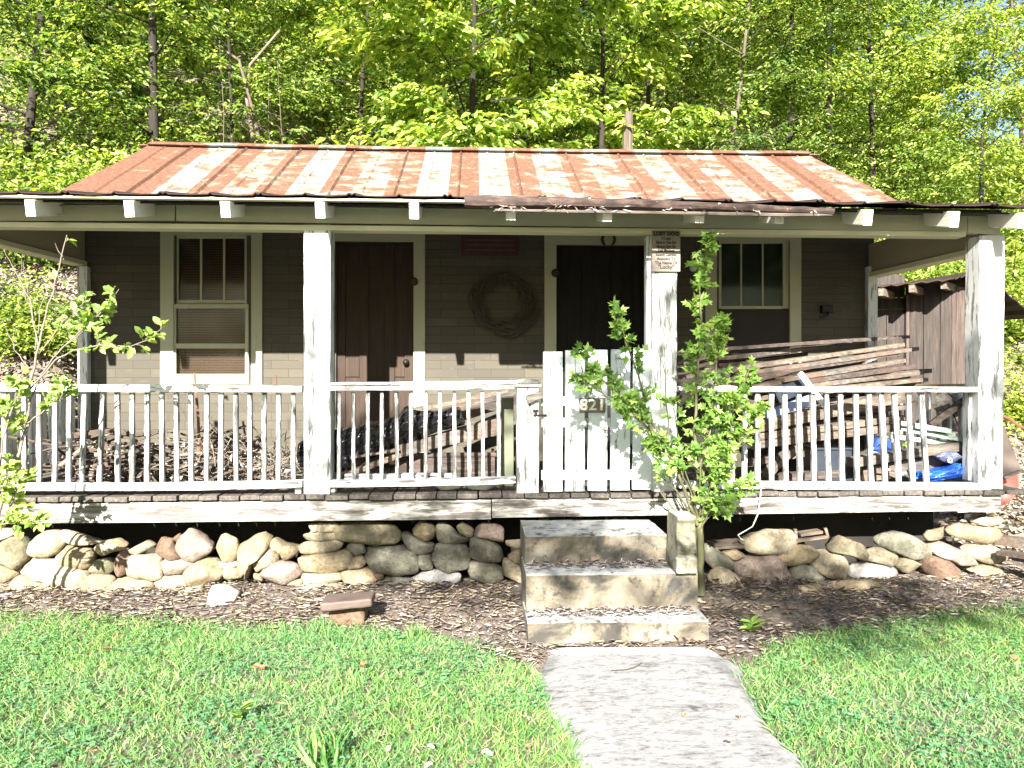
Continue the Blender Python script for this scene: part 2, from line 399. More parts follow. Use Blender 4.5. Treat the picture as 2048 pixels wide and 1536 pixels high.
def m_flakes(name, cols):
    m, nt, b, o = newmat(name)
    ri = nd(nt, 'ShaderNodeNewGeometry').outputs['Random Per Island']
    nt.links.new(ramp(nt, ri, [(i / (len(cols) - 1), k) for i, k in enumerate(cols)]), b.inputs['Base Color']); b.inputs['Roughness'].default_value = .85
    return m
M['litter'] = m_flakes('dead_leaves_and_straw', [(.04, .03, .028), (.15, .115, .10), (.26, .21, .18), (.44, .40, .36), (.20, .18, .175), (.09, .07, .066), (.38, .33, .30), (.13, .055, .04)])
M['straw'] = m_flakes('dry_straw', [(.26, .20, .12), (.40, .34, .24), (.18, .12, .08), (.46, .42, .35)])

# ------------------------------------------------------------------ terrain
def hz(x, y):
    x = np.asarray(x, float); y = np.asarray(y, float)
    side = np.minimum(sstep(-4.1, -5.3, x) + sstep(4.3, 6.0, x), 1.0)
    y0l, y0r = 7.3, 9.4
    y0 = 10.7 + side * (np.where(x < 0, y0l, y0r) - 10.7)
    s = .82 - .50 * sstep(7.0, 15.0, x)
    d = np.maximum(y - y0, 0)
    z = s * (np.sqrt(d * d + .35) - math.sqrt(.35))
    z = 26 * np.tanh(z / 26)
    z += .055 * sstep(4.6, 5.3, y)
    z += .32 * sstep(2.6, 5.2, x) * sstep(4.9, 7.2, y)
    z += .05 * np.sin(x * 1.7 + y * .9) * sstep(7.5, 10, y) + .25 * np.sin(x * .6 + 1.3) * np.sin(y * .5) * sstep(10, 14, y)
    z += .012 * np.sin(x * 5.1 + 1) * np.sin(y * 4.3)
    return z
def grid_mesh(name, xs, ys):
    X, Y = np.meshgrid(xs, ys); V = np.stack([X, Y, hz(X, Y)], -1).reshape(-1, 3); nx = len(xs); ny = len(ys)
    i = (np.arange(ny - 1)[:, None] * nx + np.arange(nx - 1)[None, :]).ravel()
    F = np.stack([i, i + 1, i + nx + 1, i + nx], 1)
    return rawmesh(name, V, F.ravel(), np.arange(len(F)) * 4, True)
xs = np.concatenate([np.linspace(-90, -8, 30, endpoint=False), np.linspace(-8, 8, 129), np.linspace(8.5, 90, 30)])
ys = np.concatenate([np.linspace(-60, 0, 14, endpoint=False), np.linspace(0, 14, 113), np.linspace(14.5, 40, 50), np.linspace(42, 120, 15)])
tag(link('ground', grid_mesh('ground', xs, ys), M['ground']), kind='structure')
def gh(x, y): return float(hz(x, y))

# path
def path_edges(n=26):
    L = []; R = []
    for i in range(n):
        t = i / (n - 1); py = 1296 + t * 420
        l = np.interp(py, [1296, 1340, 1420, 1536, 1716], [1098, 1085, 1098, 1172, 1290]); r = np.interp(py, [1296, 1330, 1420, 1536, 1716], [1425, 1480, 1520, 1622, 1790])
        a = G(l, py, .02); b = G(r, py, .02); a.x += random.uniform(-.018, .018); b.x += random.uniform(-.02, .02); L.append(a); R.append(b)
    return L, R
PL, PR = path_edges()
for k_ in range(14): PL.append(PL[-1] + Vector((random.uniform(-.02, .02), -.42, 0))); PR.append(PR[-1] + Vector((random.uniform(-.02, .02), -.42, 0)))
mb = MB(); n = len(PL); vs = []; K = 10
for a, b in zip(PL, PR):
    for k in range(K + 1):
        q = a.lerp(b, k / K); q.z = .026 + .006 * mnoise.noise(Vector((q.x * 3, q.y * 3, 0))) - (.016 if k in (0, K) else 0); vs.append(q)
fs = [(i * (K + 1) + k, (i + 1) * (K + 1) + k, (i + 1) * (K + 1) + k + 1, i * (K + 1) + k + 1) for i in range(n - 1) for k in range(K)]
mb.add(vs, [f[::-1] for f in fs])
for E, k in ((PL, 0), (PR, K)):
    bv = [Vector((p.x, p.y, -.03)) for p in E]; n0 = len(mb.v); mb.v += bv
    mb.f += [(i * (K + 1) + k, (i + 1) * (K + 1) + k, n0 + i + 1, n0 + i) for i in range(n - 1)]
n0 = len(mb.v); mb.v += [Vector((vs[k].x, vs[k].y, -.03)) for k in range(K + 1)]; mb.f += [(k, k + 1, n0 + k + 1, n0 + k) for k in range(K)]
tag(mb.build('path', M['path'], smooth=True), kind='structure')
def on_path(x, y):
    yy = np.array([p.y for p in PL])[::-1]; l = np.interp(y, yy, np.array([p.x for p in PL])[::-1]); r = np.interp(y, yy, np.array([p.x for p in PR])[::-1])
    return (x > l + .02) & (x < r - .02) & (y < PL[0].y)

# ------------------------------------------------------------------ the cottage
YF, YW = 5.40, 6.93
ZD = P(1000, 986, YF).z
XL, XR = P(175, 700, YW).x, P(1737, 700, YW).x
PXL = -3.66                                  # left end of the porch, outside the picture
PXR = P(2006, 700, YF).x
house = thing('cottage', (0, 7.5, 0), 'low abandoned wooden cottage with rusty tin roof and a full front porch', 'house')
def strip(mb, xl, yl0, yl1, xr, yr0, yr1, Y, d, xworld=None):
    a, b, c, e = P(xl, yl1, Y), P(xr, yr1, Y), P(xr, yr0, Y), P(xl, yl0, Y)
    return mb.quad4([a, b, c, e], d)

# walls with real openings
def wall_holes(mb, x0, x1, z0, z1, holes, y, t):
    xs_ = sorted({x0, x1, *[h[0] for h in holes], *[h[1] for h in holes]})
    for a, b in zip(xs_[:-1], xs_[1:]):
        hs = sorted([(h[2], h[3]) for h in holes if h[0] <= a + 1e-6 and h[1] >= b - 1e-6]); z = z0
        for p, q in hs:
            if p > z + 1e-4: mb.box(a, b, y, y + t, z, p)
            z = q
        if z < z1 - 1e-4: mb.box(a, b, y, y + t, z, z1)
def hole(px0, px1, pyt, pyb):
    a = P(px0, pyt, YW); b = P(px1, pyb, YW); return (a.x, b.x, b.z, a.z)
H_w1 = hole(352, 494, 468, 768); H_w2 = hole(1438, 1578, 478, 770)
H_d1 = (P(672, 600, YW).x, P(826, 600, YW).x, ZD, P(750, 484, YW).z); H_d2 = (P(1113, 600, YW).x, P(1289, 600, YW).x, ZD, P(1200, 491, YW).z)
mb = MB(); wall_holes(mb, XL - .07, XR + .05, .30, 3.05, [H_w1, H_w2, H_d1, H_d2], YW, .12)
mb.build('front_wall', M['siding'], house)
for s, x in ((-1, XL), (1, XR)):
    mb = MB(); mb.box(min(x, x - s * .12), max(x, x - s * .12), YW + .125, 10.3, .1, 3.05)
    mb.add([(x, YW + .5, 3.051), (x, 10.3, 3.051), (x, 9.0, 3.95), (x - s * .12, YW + .5, 3.051), (x - s * .12, 10.3, 3.051), (x - s * .12, 9.0, 3.95)], [(0, 1, 2), (5, 4, 3), (0, 2, 5, 3), (1, 4, 5, 2)])
    mb.build('side_wall', M['siding'], house)
MB().box(XL + .13, XR - .13, 10.2, 10.32, .1, 3.35).build('back_wall', M['siding'], house)
MB().box(XL + .13, XR - .13, YW + .13, 10.19, ZD - .12, ZD - .02).build('floor_boards', M['brownwood'], house)
MB().box(PXL - .25, PXR - .16, 5.98, 6.15, -.15, ZD - .18).build('underporch_shade_sheet', m_plain('underporch_shade_dark', (.02, .017, .014), .95), house)  # near-black sheet standing in for the deep shade under the porch

# main roof: standing-seam sheets from P()
def roof_slope():
    Yb, Yr = 7.25, 9.03
    zb = P(960, 376, 7.57).z; zr = P(960, 299, Yr).z; sl = (zr - zb) / (Yr - 7.57); z0 = zb - (7.57 - Yb) * sl
    x0 = P(147, 380, 7.57).x; x1 = P(1768, 396, 7.57).x; x0r = P(302, 290, Yr).x; x1r = P(1614, 306, Yr).x
    mb = MB(); seam0 = P(920, 340, 8.3).x; xs_ = []
    k = -14
    while seam0 + k * .305 < x1 + .3: xs_.append((seam0 + k * .305, k % 2 == 0)); k += 1
    cuts = [(x0, 0)] + [(x, 1 + m) for x, m in xs_ if x0 + .04 < x < x1 - .04] + [(x1, 0)]
    prof = []
    for x, m in cuts:
        if m: h = .030 if m == 2 else .016; prof += [(x - .016, 0), (x, h), (x + .016, 0)]
        else: prof += [(x, .004)]
    rows = 8; vs = []; nx = len(prof)
    for r in range(rows + 1):
        t = r / rows; Y = Yb + (Yr - Yb) * t; z = z0 + (zr - z0) * t
        for x, h in prof:
            u = (x - x0) / (x1 - x0); xx = x0 * (1 - t * 0) * 1.0 if 0 else x
            shrink = (x0r - x0) * (1 - u) + (x1r - x1) * u if (x < x0 + .01 or x > x1 - .01) else 0
            vs.append((xx + shrink * t, Y, z + h + .012 * mnoise.noise(Vector((x * 1.3, Y * 1.5, 0))) - .02 * math.sin(math.pi * u)))
    fs = [(r * nx + i, r * nx + i + 1, (r + 1) * nx + i + 1, (r + 1) * nx + i) for r in range(rows) for i in range(nx - 1)]
    mb.add(vs, fs)
    vs2 = [(x, 10.75, zr - (10.75 - Yr) * sl) for x in (x0, x1)]
    mb.add([(x0, Yr, zr + .003), (x1, Yr, zr + .003), vs2[1], vs2[0]], [(0, 1, 2, 3)])
    rf = mb.build('roof', M['roof'], house)
    sd = rf.modifiers.new('thick', 'SOLIDIFY'); sd.thickness = .012; sd.offset = -1
    # ridge roll
    pts = [Vector((x0r + (x1r - x0r) * i / 24, Yr, zr + .022 - .02 * math.sin(math.pi * i / 24) + random.uniform(-.004, .004))) for i in range(25)]
    mb = MB()
    for a, b in zip(pts[:-1], pts[1:]):
        e = Vector((.001, 0, 0))
        mb.hexa([a + Vector((0, -.12, -.045)), b + Vector((0, -.12, -.045)) - e, b + Vector((0, 0, .02)) - e, a + Vector((0, 0, .02)), a + Vector((0, .12, -.06)), b + Vector((0, .12, -.06)) - e, b + Vector((0, .01, .021)) - e, a + Vector((0, .01, .021))])
    mb.build('ridge_cap', M['roof'], rf)
    # barge edges
    for xa, xb, s in ((x0, x0r, 1), (x1, x1r, -1)):
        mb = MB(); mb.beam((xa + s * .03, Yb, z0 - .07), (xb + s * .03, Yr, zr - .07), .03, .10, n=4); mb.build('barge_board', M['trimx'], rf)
    return z0, Yb, sl
RZ0, RYB, RSL = roof_slope()

# porch roof
YE = 5.06
def eave(px): return P(px, np.interp(px, [-200, 0, 850, 1700, 2048, 2200], [383, 384, 391, 404, 412, 415]), YE)
mb = MB(); prof = []; x0 = -4.35; x1 = 4.25; x = x0; k = 0
ticks = [P(px, 383, YE).x for px in (35, 130, 227, 325, 420, 516, 610, 703, 798, 895, 992, 1085, 1180, 1275, 1365, 1458, 1550, 1640, 1730, 1820, 1905, 1990, 2075)]
ticks = [ticks[0] - .33 * j for j in (3, 2, 1)] + ticks
prof = [(x0, 0)]
for j, t in enumerate(ticks):
    if j % 2 == 0: prof += [(t - .035, 0), (t - .018, .015), (t, .002), (t + .018, .016), (t + .035, 0)]
    else: prof += [(t - .018, 0), (t, .013), (t + .018, 0)]
    prof += [(t + .16, -.004)]
prof = [q for q in prof if q[0] < x1] + [(x1, 0)]
ev0, ev1 = eave(0), eave(2048)
def eaz(x): return float(np.interp(x, [ev0.x, eave(850).x, eave(1700).x, ev1.x], [ev0.z, eave(850).z, eave(1700).z, ev1.z]))
vs = []; nx = len(prof)
for r, t in enumerate((0, .04, .3, .6, 1)):
    for x, h in prof:
        Y = YE + (7.42 - YE) * t; zt = RZ0 + (7.42 - RYB) * RSL - .075
        rag = .018 * mnoise.noise(Vector((x * 4, 1, 0))) if r == 0 else 0
        vs.append((x, Y + rag, eaz(x) * (1 - t) + zt * t - .018 * math.sin(math.pi * t) + h + (.01 * mnoise.noise(Vector((x * 3, 7, 0))) * (.5 + 1.2 * (x > 1)) if r < 2 else 0)))
fs = [(r * nx + i, r * nx + i + 1, (r + 1) * nx + i + 1, (r + 1) * nx + i) for r in range(4) for i in range(nx - 1)]
pr = MB().add(vs, fs).build('porch_roof', M['rustedge'], house); sd = pr.modifiers.new('thick', 'SOLIDIFY'); sd.thickness = .006; sd.offset = -1
# thin pale batten the tin is nailed to
mb = MB(); a = Vector((x0 + .05, YE + .05, eaz(x0) - .018)); b = Vector((eave(1440).x, YE + .05, eaz(eave(1440).x) - .018)); mb.beam(a, b, .05, .014, n=10, jit=.001); mb.build('eave_batten', M['trimx'], house)
# rafters
for px in (-135, 60, 258, 450, 640, 828, 1022, 1215, 1400, 1560, 1737, 1910, 2046):
    f = P(px, 418, YE + .03); zt = eaz(f.x) - .045
    a = Vector((f.x, YE + .03, zt - .05)); bb = Vector((f.x + (0.02), YW, zt - .05 + (YW - YE - .03) * .235))
    mb = MB(); mb.beam(a, bb, .062, .105, n=5, jit=.0015); mb.build('rafter', M['tail'], house, bevel=.004)
# porch beam: upper board, main board, lower lip (left run up to the right post)
mb = MB()
strip(mb, -320, 398, 412, 2003, 419, 432, YF + .035, .03); mb.build('upper_board', M['beam'], house)
mb = MB(); strip(mb, -320, 409, 442, 349.5, 409.5, 441.5, YF + .01, .06); strip(mb, 352, 409, 442, 1935, 431, 464.5, YF + .011, .06); strip(mb, 1936, 431, 465, 2001, 432, 472, YF + .012, .06)
mb.build('porch_beam', M['beam'], house, bevel=.003)
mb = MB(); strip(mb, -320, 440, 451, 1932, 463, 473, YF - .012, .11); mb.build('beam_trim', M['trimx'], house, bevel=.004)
# side beams
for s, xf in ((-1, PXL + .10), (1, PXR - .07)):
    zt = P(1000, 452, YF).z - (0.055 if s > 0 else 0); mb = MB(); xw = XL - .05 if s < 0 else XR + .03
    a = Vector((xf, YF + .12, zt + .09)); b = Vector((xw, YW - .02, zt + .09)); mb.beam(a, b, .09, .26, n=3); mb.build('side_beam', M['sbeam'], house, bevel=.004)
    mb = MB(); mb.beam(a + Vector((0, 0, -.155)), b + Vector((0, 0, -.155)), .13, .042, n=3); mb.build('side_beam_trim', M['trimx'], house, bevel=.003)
# porch ceiling boards between rafters, seen from below
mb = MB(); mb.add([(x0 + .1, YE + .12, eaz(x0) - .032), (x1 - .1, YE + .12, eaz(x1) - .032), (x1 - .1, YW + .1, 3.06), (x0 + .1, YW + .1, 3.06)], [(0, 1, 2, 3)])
o = mb.build('roof_boards', m_wood('dark_roof_boards', (.015, .011, .008), (.035, .026, .02), 'x'), house); sd = o.modifiers.new('t', 'SOLIDIFY'); sd.thickness = .012; sd.offset = 1  # very dark brown wood grain

# posts
def post(px0, px1, ytop, dep=.165):
    a = P(px0, 900, YF - .005); b = P(px1, 900, YF - .005); zt = P(px0, ytop, YF).z
    mb = MB(); mb.beam(((a.x + b.x) / 2, YF + dep / 2 - .005, ZD + .001), ((a.x + b.x) / 2 + .004, YF + dep / 2 - .005, zt), b.x - a.x, dep, up=(0, 1, 0), n=14, jit=.0022)
    return mb.build('post', M['post'], house, bevel=.006)
post(607, 660, 449); post(1303, 1353, 456); post(1957, 2007, 470)
mb = MB(); mb.beam((PXL + .12, YF + .08, ZD + .001), (PXL + .12, YF + .08, P(0, 452, YF).z), .17, .165, up=(0, 1, 0), n=12, jit=.002); mb.build('post', M['post'], house, bevel=.006)
# nailing strips beside the posts
mb = MB(); a = P(1293, 700, YF + .05); mb.box(a.x, P(1302.2, 700, YF + .05).x, YF + .05, YF + .12, ZD + .002, P(1300, 470, YF).z); mb.build('post_strip', M['post'], house)
for px0, px1 in ((154, 175), (1737, 1757)):
    a = P(px0, 600, YW - .07); b = P(px1 - 1, 600, YW - .07)
    mb = MB(); mb.beam(((a.x + b.x) / 2, YW - .035, ZD + .001), ((a.x + b.x) / 2, YW - .035, P(px0, 532, YW - .07).z), b.x - a.x, .065, up=(0, 1, 0), n=10, jit=.002); mb.build('corner_post', M['post'], house, bevel=.004)

# deck: boards run front to back; ends show
mb = MB(); x = PXL - .06
while x < PXR + .02:
    wdt = random.uniform(.135, .17); e = random.uniform(-.012, .02)
    if x > PXR - .12: e -= .03
    z = ZD + random.uniform(-.004, .003)
    mb.beam((x + wdt / 2, YF - .035 + e, z - .0175), (x + wdt / 2, YW - .002, ZD - .019), wdt - random.uniform(.004, .012), .035, n=6, jit=.002); x += wdt
mb.build('deck', M['deck'], house, bevel=.006)
mb = MB(); mb.beam((4.0, YF + .03, ZD - .0175), (PXR + .14, YF + .0, ZD - .03), .10, .03, n=3, jit=.002); mb.build('loose_deck_board', M['greywood'], house)
for xa, xb, yt, yb in ((PXL, P(982, 1000, YF).x, 1003, 1043), (P(984, 1000, YF).x, P(1916, 1000, YF).x, 1001, 1040)):
    za = P(500, yt, YF).z; zb = P(500, yb, YF).z; dz = .0 if xa < 0 and xb < 1 else .02
    mb = MB(); m_ = 14; vs = []
    for i in range(m_ + 1):
        x = xa + (xb - xa) * i / m_; k = dz * i / m_; j = random.uniform(-.003, .003)
        vs += [(x, YF - .006 + j, zb + k), (x, YF - .006 + j, min(za, ZD - .042) - .001), (x, YF + .04, min(za, ZD - .042) - .001), (x, YF + .04, zb + k)]
    fs = [(3, 2, 1, 0), tuple(4 * m_ + q for q in range(4))] + [(4 * i + q, 4 * i + (q + 1) % 4, 4 * i + 4 + (q + 1) % 4, 4 * i + 4 + q) for i in range(m_) for q in range(4)]
    mb.add(vs, [f[::-1] for f in fs]); mb.build('deck_skirt', M['fascia'], house, bevel=.004)
mb = MB(); mb.box(P(1917, 1000, YF).x, PXR - .005, YF + .006, YF + .045, P(500, 1038, YF).z, ZD - .044); mb.build('deck_skirt', M['fascia'], house, bevel=.003)
mb = MB(); mb.box(PXR - .05, PXR - .008, YF + .046, YW, P(500, 1036, YF).z, ZD - .045); mb.build('side_skirt', M['fascia'], house)
mb = MB()
for y in (5.9, 6.4): mb.box(PXL + .05, PXR - .2, y, y + .06, ZD - .17, ZD - .044)
mb.build('floor_joists', M['brownwood'], house)

# windows -------------------------------------------------------------
m, nt_, b_, o_ = newmat('window_glass'); b_.inputs['Base Color'].default_value = (.008, .009, .008, 1); b_.inputs['Roughness'].default_value = .08; b_.inputs['Specular IOR Level'].default_value = .5
tr = nd(nt_, 'ShaderNodeBsdfTransparent'); mx = nd(nt_, 'ShaderNodeMixShader'); mx.inputs[0].default_value = .6
nt_.links.new(b_.outputs[0], mx.inputs[1]); nt_.links.new(tr.outputs[0], mx.inputs[2]); nt_.links.new(mx.outputs[0], o_.inputs[0]); M['glass'] = m
def m_blind(name, col):
    m, nt, b, o = newmat(name); wv = nd(nt, 'ShaderNodeTexWave'); wv.bands_direction = 'Z'; wv.inputs['Scale'].default_value = 14; wv.inputs['Distortion'].default_value = .5
    nt.links.new(pos(nt), wv.inputs['Vector']); nt.links.new(ramp(nt, wv.outputs['Fac'], [(.1, [c * .35 for c in col]), (.4, col)]), b.inputs['Base Color']); return m
M['blind'] = m_blind('brown_slatted_blind', (.26, .15, .08)); M['curtain'] = m_plain('green_curtain', (.085, .15, .085), .9, 0, .3, 10)
M['screen'] = m_plain('dark_screen', (.02, .016, .013), .8)
w1 = thing_part = MB().rect(320, 460, 347, 772, YW - .028, .026).rect(502, 460, 524, 772, YW - .028, .026).rect(347.3, 460, 501.7, 470, YW - .0275, .025).build('window', M['trim'], house, bevel=.003)
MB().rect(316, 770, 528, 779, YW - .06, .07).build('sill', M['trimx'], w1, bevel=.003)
MB().rect(349, 470.5, 357, 611, YW + .012, .03).rect(489, 470.5, 501.5, 611, YW + .012, .03).rect(357.2, 470.5, 488.8, 477, YW + .0125, .03).rect(349.2, 600, 489, 607, YW + .0125, .03).build('upper_sash', M['trim'], w1, bevel=.002)
MB().rect(400, 477, 404, 600, YW + .016, .02).rect(446, 477, 450, 600, YW + .016, .02).build('muntins', M['trim'], w1)
MB().rect(347.5, 608, 497, 617, YW - .012, .022).rect(347.5, 617.2, 352, 768, YW - .0115, .022).rect(490, 617.2, 497, 768, YW - .0115, .022).rect(352.2, 687, 489.8, 697, YW - .011, .022).rect(352.2, 748, 489.8, 768, YW - .011, .022).build('screen_frame', M['trim'], w1, bevel=.002)
MB().rect(357, 477, 489, 600, YW + .024, .004).rect(352, 617, 490, 768, YW + .008, .004).build('pane', M['glass'], w1)
MB().rect(350, 470, 498, 768, YW + .055, .004).build('blind', M['blind'], w1)
w2 = MB().rect(1411, 470, 1434, 772, YW - .028, .026).rect(1580, 470, 1603, 772, YW - .028, .026).rect(1434.3, 471, 1579.7, 480, YW - .0275, .025).build('window', M['trim'], house, bevel=.003)
MB().rect(1407, 770, 1607, 779, YW - .06, .07).build('sill', M['trimx'], w2, bevel=.003)
MB().rect(1435, 480.5, 1443, 617, YW + .012, .03).rect(1566, 480.5, 1579, 617, YW + .012, .03).rect(1443.2, 480.5, 1565.8, 487, YW + .0125, .03).rect(1443.2, 612, 1565.8, 618, YW + .0125, .03).build('upper_sash', M['trim'], w2, bevel=.002)
MB().rect(1481, 487, 1484, 612, YW + .016, .02).rect(1524, 487, 1527, 612, YW + .016, .02).build('muntins', M['trim'], w2)
MB().rect(1443, 487, 1566, 612, YW + .024, .004).build('pane', M['glass'], w2)
MB().rect(1443, 487, 1566, 612, YW + .05, .004).build('curtain', M['curtain'], w2)
MB().rect(1436, 618.5, 1579, 768, YW + .010, .006).build('insect_screen', M['screen'], w2)

# doors ----------------------------------------------------------------
def door(px0, px1, pyt, cas, mat, label, flip):
    x0_, x1_ = P(px0, 600, YW).x, P(px1, 600, YW).x; zt = P(px0, pyt, YW).z
    d = MB().box(x0_, x1_, YW + .055, YW + .085, ZD + .005, zt).build('door', mat, house, label=label)
    W_ = x1_ - x0_; mb = MB(); H_ = zt - ZD
    for k in range(4):
        xx = x0_ + W_ * (0.0, .30, .63, .88)[k]; mb.box(xx + .001, xx + W_ * .12 - .001, YW + .040, YW + .0545, ZD + .01, zt - .002)
    for zz in (.0, .40, .90):
        for a_, b_ in ((.12, .30), (.42, .63), (.75, .88)): mb.box(x0_ + W_ * a_ + .001, x0_ + W_ * b_ - .001, YW + .041, YW + .0545, ZD + .012 + H_ * zz, ZD + .012 + H_ * zz + H_ * .08)
    mb.build('stiles', mat, d, bevel=.002)
    kx = x1_ - .07 if not flip else x0_ + .07
    MB().lathe((kx, YW + .04, ZD + .95), [(.001, .06), (.022, .055), (.028, .035), (.02, .015), (.03, .0)], 'y', 14).build('knob', M['iron'], d, smooth=True)
    mb = MB(); (l0, l1), (r0, r1), (t0, t1) = cas; Zb = ZD + .002
    for a_, b_ in ((l0, l1), (r0, r1)):
        mb.box(P(a_, 600, YW - .025).x, P(b_, 600, YW - .025).x, YW - .025, YW - .001, Zb, P(a_, t1, YW - .025).z)
    a_ = P(l0, t0, YW - .026); b_ = P(r1, t1, YW - .026); mb.box(a_.x, b_.x, YW - .026, YW - .001, P(l0, t1, YW - .025).z + .001, P((l0 + r1) / 2, t0, YW - .025).z)
    mb.build('door_casing', M['trim'], d, bevel=.003)
    return d
d1 = door(670, 827, 484, ((640, 668), (827, 850), (459, 482)), M['doorwood'], None, False)
d2 = door(1113, 1289, 490, ((1089, 1113), (1289, 1311), (463, 489)), M['blackdoor'], None, True)
for px, py in ((828, 563), (1111, 546)):
    a = P(px, py, YW - .03); MB().lathe((a.x, YW - .027, a.z), [(.001, .022), (.03, .02), (.038, .008), (.038, .0)], 'y', 12).build('door_latch', M['iron'], d1 if px < 900 else d2)

# railings ---------------------------------------------------------------
YR = YF + .055
def railing(top, bot, bal, side=None, cap=None):
    mb = MB(); a = P(*top[0], YR - .03); b = P(*top[1], YR - .03); mb.beam(a, b, .055, P(0, 0, YF).z * 0 + top[2], n=10, jit=.0015)
    r = mb.build('railing', M['rail'], house, bevel=.004)
    if cap: mb = MB(); a2 = P(*cap[0], YR); b2 = P(*cap[1], YR); mb.beam(a2, b2, .11, .022, n=10, jit=.002); mb.build('rail_cap', M['rail'], r, bevel=.003)
    mb = MB(); c = P(*bot[0], YR - .035); d = P(*bot[1], YR - .035); mb.beam(c, d, .085, bot[2], n=10, jit=.002, sag=bot[3]); mb.build('bottom_rail', M['rail'], r, bevel=.004)
    for xt, xb, wd in bal:
        t = P(xt, np.interp(xt, [top[0][0], top[1][0]], [top[0][1], top[1][1]]) + 8, YR); u = (xb - bot[0][0]) / (bot[1][0] - bot[0][0])
        q = P(xb, bot[0][1] + (bot[1][1] - bot[0][1]) * u - 3, YR); q.z -= bot[3] * 4 * u * (1 - u)
        mb = MB(); mb.beam(q, t, wd, .030, up=(0, 1, 0), n=7, jit=.0022); mb.build('baluster', M['balu'], r, bevel=.003)
    return r
lb = [-60, -28, 5, 44, 74, 106, 134, 165, 201, 230, 260, 290, 319, 348, 377, 409, 438, 467, 495, 524, 553, 582]
r1 = railing(((-90, 775), (606, 778), .050), ((-90, 971), (606, 967), .048, .014), [(x + 5, x + 5 + (-7 if x in (165, 201) else random.uniform(-1.5, 1.5)), .030) for x in lb])
mbx = [675, 703, 732, 760, 789, 818, 847, 876, 905, 933, 961, 993]
r2 = railing(((659, 777), (1030, 774), .032), ((659, 967), (1031, 959), .046, .006), [(x + 4, x + 4 + random.uniform(-2, 2), .025) for x in mbx], cap=((658, 768), (1034, 764)))
rt = [1427, 1455, 1484, 1510, 1537, 1564, 1592, 1620, 1647, 1675, 1706, 1732, 1757, 1783, 1811, 1837]
rb = [1432, 1459, 1484, 1510, 1538, 1566, 1595, 1623, 1652, 1680, 1709, 1737, 1765, 1793, 1820, 1848]
r3 = railing(((1356, 778), (1957, 779), .040), ((1356, 968), (1975, 972), .050, .004), [(a + 5, b + 5, .034) for a, b in zip(rt, rb)])
mb = MB(); a = P(1937, 800, YR + .02); b = P(1955.5, 800, YR + .02); mb.box(a.x, b.x, YR + .02, YR + .09, P(1950, 962, YR).z, P(1950, 786, YR).z); mb.build('end_baluster', M['balu'], r3, bevel=.003)
for px in (598, 666):
    a = P(px - 6, 975, YR); b = P(px + 6, 987, YR); mb = MB(); mb.box(a.x, b.x, YR - .03, YR + .04, ZD + .001, P(px, 974, YR).z); mb.build('foot_block', M['rail'], r1 if px < 630 else r2, bevel=.003)
# side railings, front post to wall
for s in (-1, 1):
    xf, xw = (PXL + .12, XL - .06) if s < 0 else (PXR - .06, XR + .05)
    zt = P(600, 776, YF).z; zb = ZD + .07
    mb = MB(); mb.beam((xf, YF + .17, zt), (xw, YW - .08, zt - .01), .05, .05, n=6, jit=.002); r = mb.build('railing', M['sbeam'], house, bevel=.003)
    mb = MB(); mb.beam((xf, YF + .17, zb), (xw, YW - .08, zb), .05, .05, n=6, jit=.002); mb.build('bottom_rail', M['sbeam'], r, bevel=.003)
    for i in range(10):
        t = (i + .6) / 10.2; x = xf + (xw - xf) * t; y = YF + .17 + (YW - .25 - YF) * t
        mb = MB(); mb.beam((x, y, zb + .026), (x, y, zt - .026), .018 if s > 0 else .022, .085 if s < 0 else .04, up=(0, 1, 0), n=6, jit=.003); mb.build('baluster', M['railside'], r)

# newel and gate -----------------------------------------------------------
a = P(1034, 800, YF - .03); b = P(1078, 800, YF - .03); zt = P(1050, 774, YF - .03).z
mb = MB(); mb.beam(((a.x + b.x) / 2, YF + .035, ZD + .001), ((a.x + b.x) / 2, YF + .035, zt), b.x - a.x, .13, up=(0, 1, 0), n=10, jit=.002); newel = mb.build('newel_post', M['newel'], house, bevel=.005)
mb = MB(); mb.box(a.x - .02, b.x + .015, YF - .05, YF + .11, zt + .001, zt + .018); mb.build('newel_cap', M['rail'], newel, bevel=.004)
mb = MB(); mb.beam(P(1053, 800, YF - .055), P(1084, 788, YF - .055), .05, .055, n=4, jit=.003); mb.build('latch_block', M['greywood'], newel, bevel=.004)
mb = MB()
for z_ in (802, 845, 950): a = P(1083, z_ - 9, YF + .0); b = P(1303, z_ + 9, YF + .0); mb.box(a.x, b.x, YF + .0, YF + .03, b.z, a.z)
gate = mb.build('gate', M['gate'], house, bevel=.003, label='white painted board gate hung between the newel and the post')
GY = YF - .024
for i, (x0_, x1_, yt, yb) in enumerate(((1085, 1127, 703, 984), (1128.5, 1171, 701, 983), (1174, 1216, 700, 982), (1219, 1261, 699, 981), (1263, 1305, 698, 979))):
    a = P(x0_, yb, GY); b = P(x1_, yt, GY); mb = MB(); mb.beam(((a.x + b.x) / 2, GY + .011, a.z), ((a.x + b.x) / 2 + .002 * i, GY + .011, b.z), b.x - a.x - .011, .022, up=(0, 1, 0), n=9, jit=.0016); mb.build('gate_board', M['gate'], gate, bevel=.003)
mb = MB().rect(1066, 819, 1077, 824, YF - .04, .008).rect(1067, 829, 1078, 832, YF - .04, .008).rect(1070, 824, 1074, 829.5, YF - .044, .008).rect(1077, 829, 1093, 833, YF - .033, .006); mb.build('hinge', M['iron'], gate)

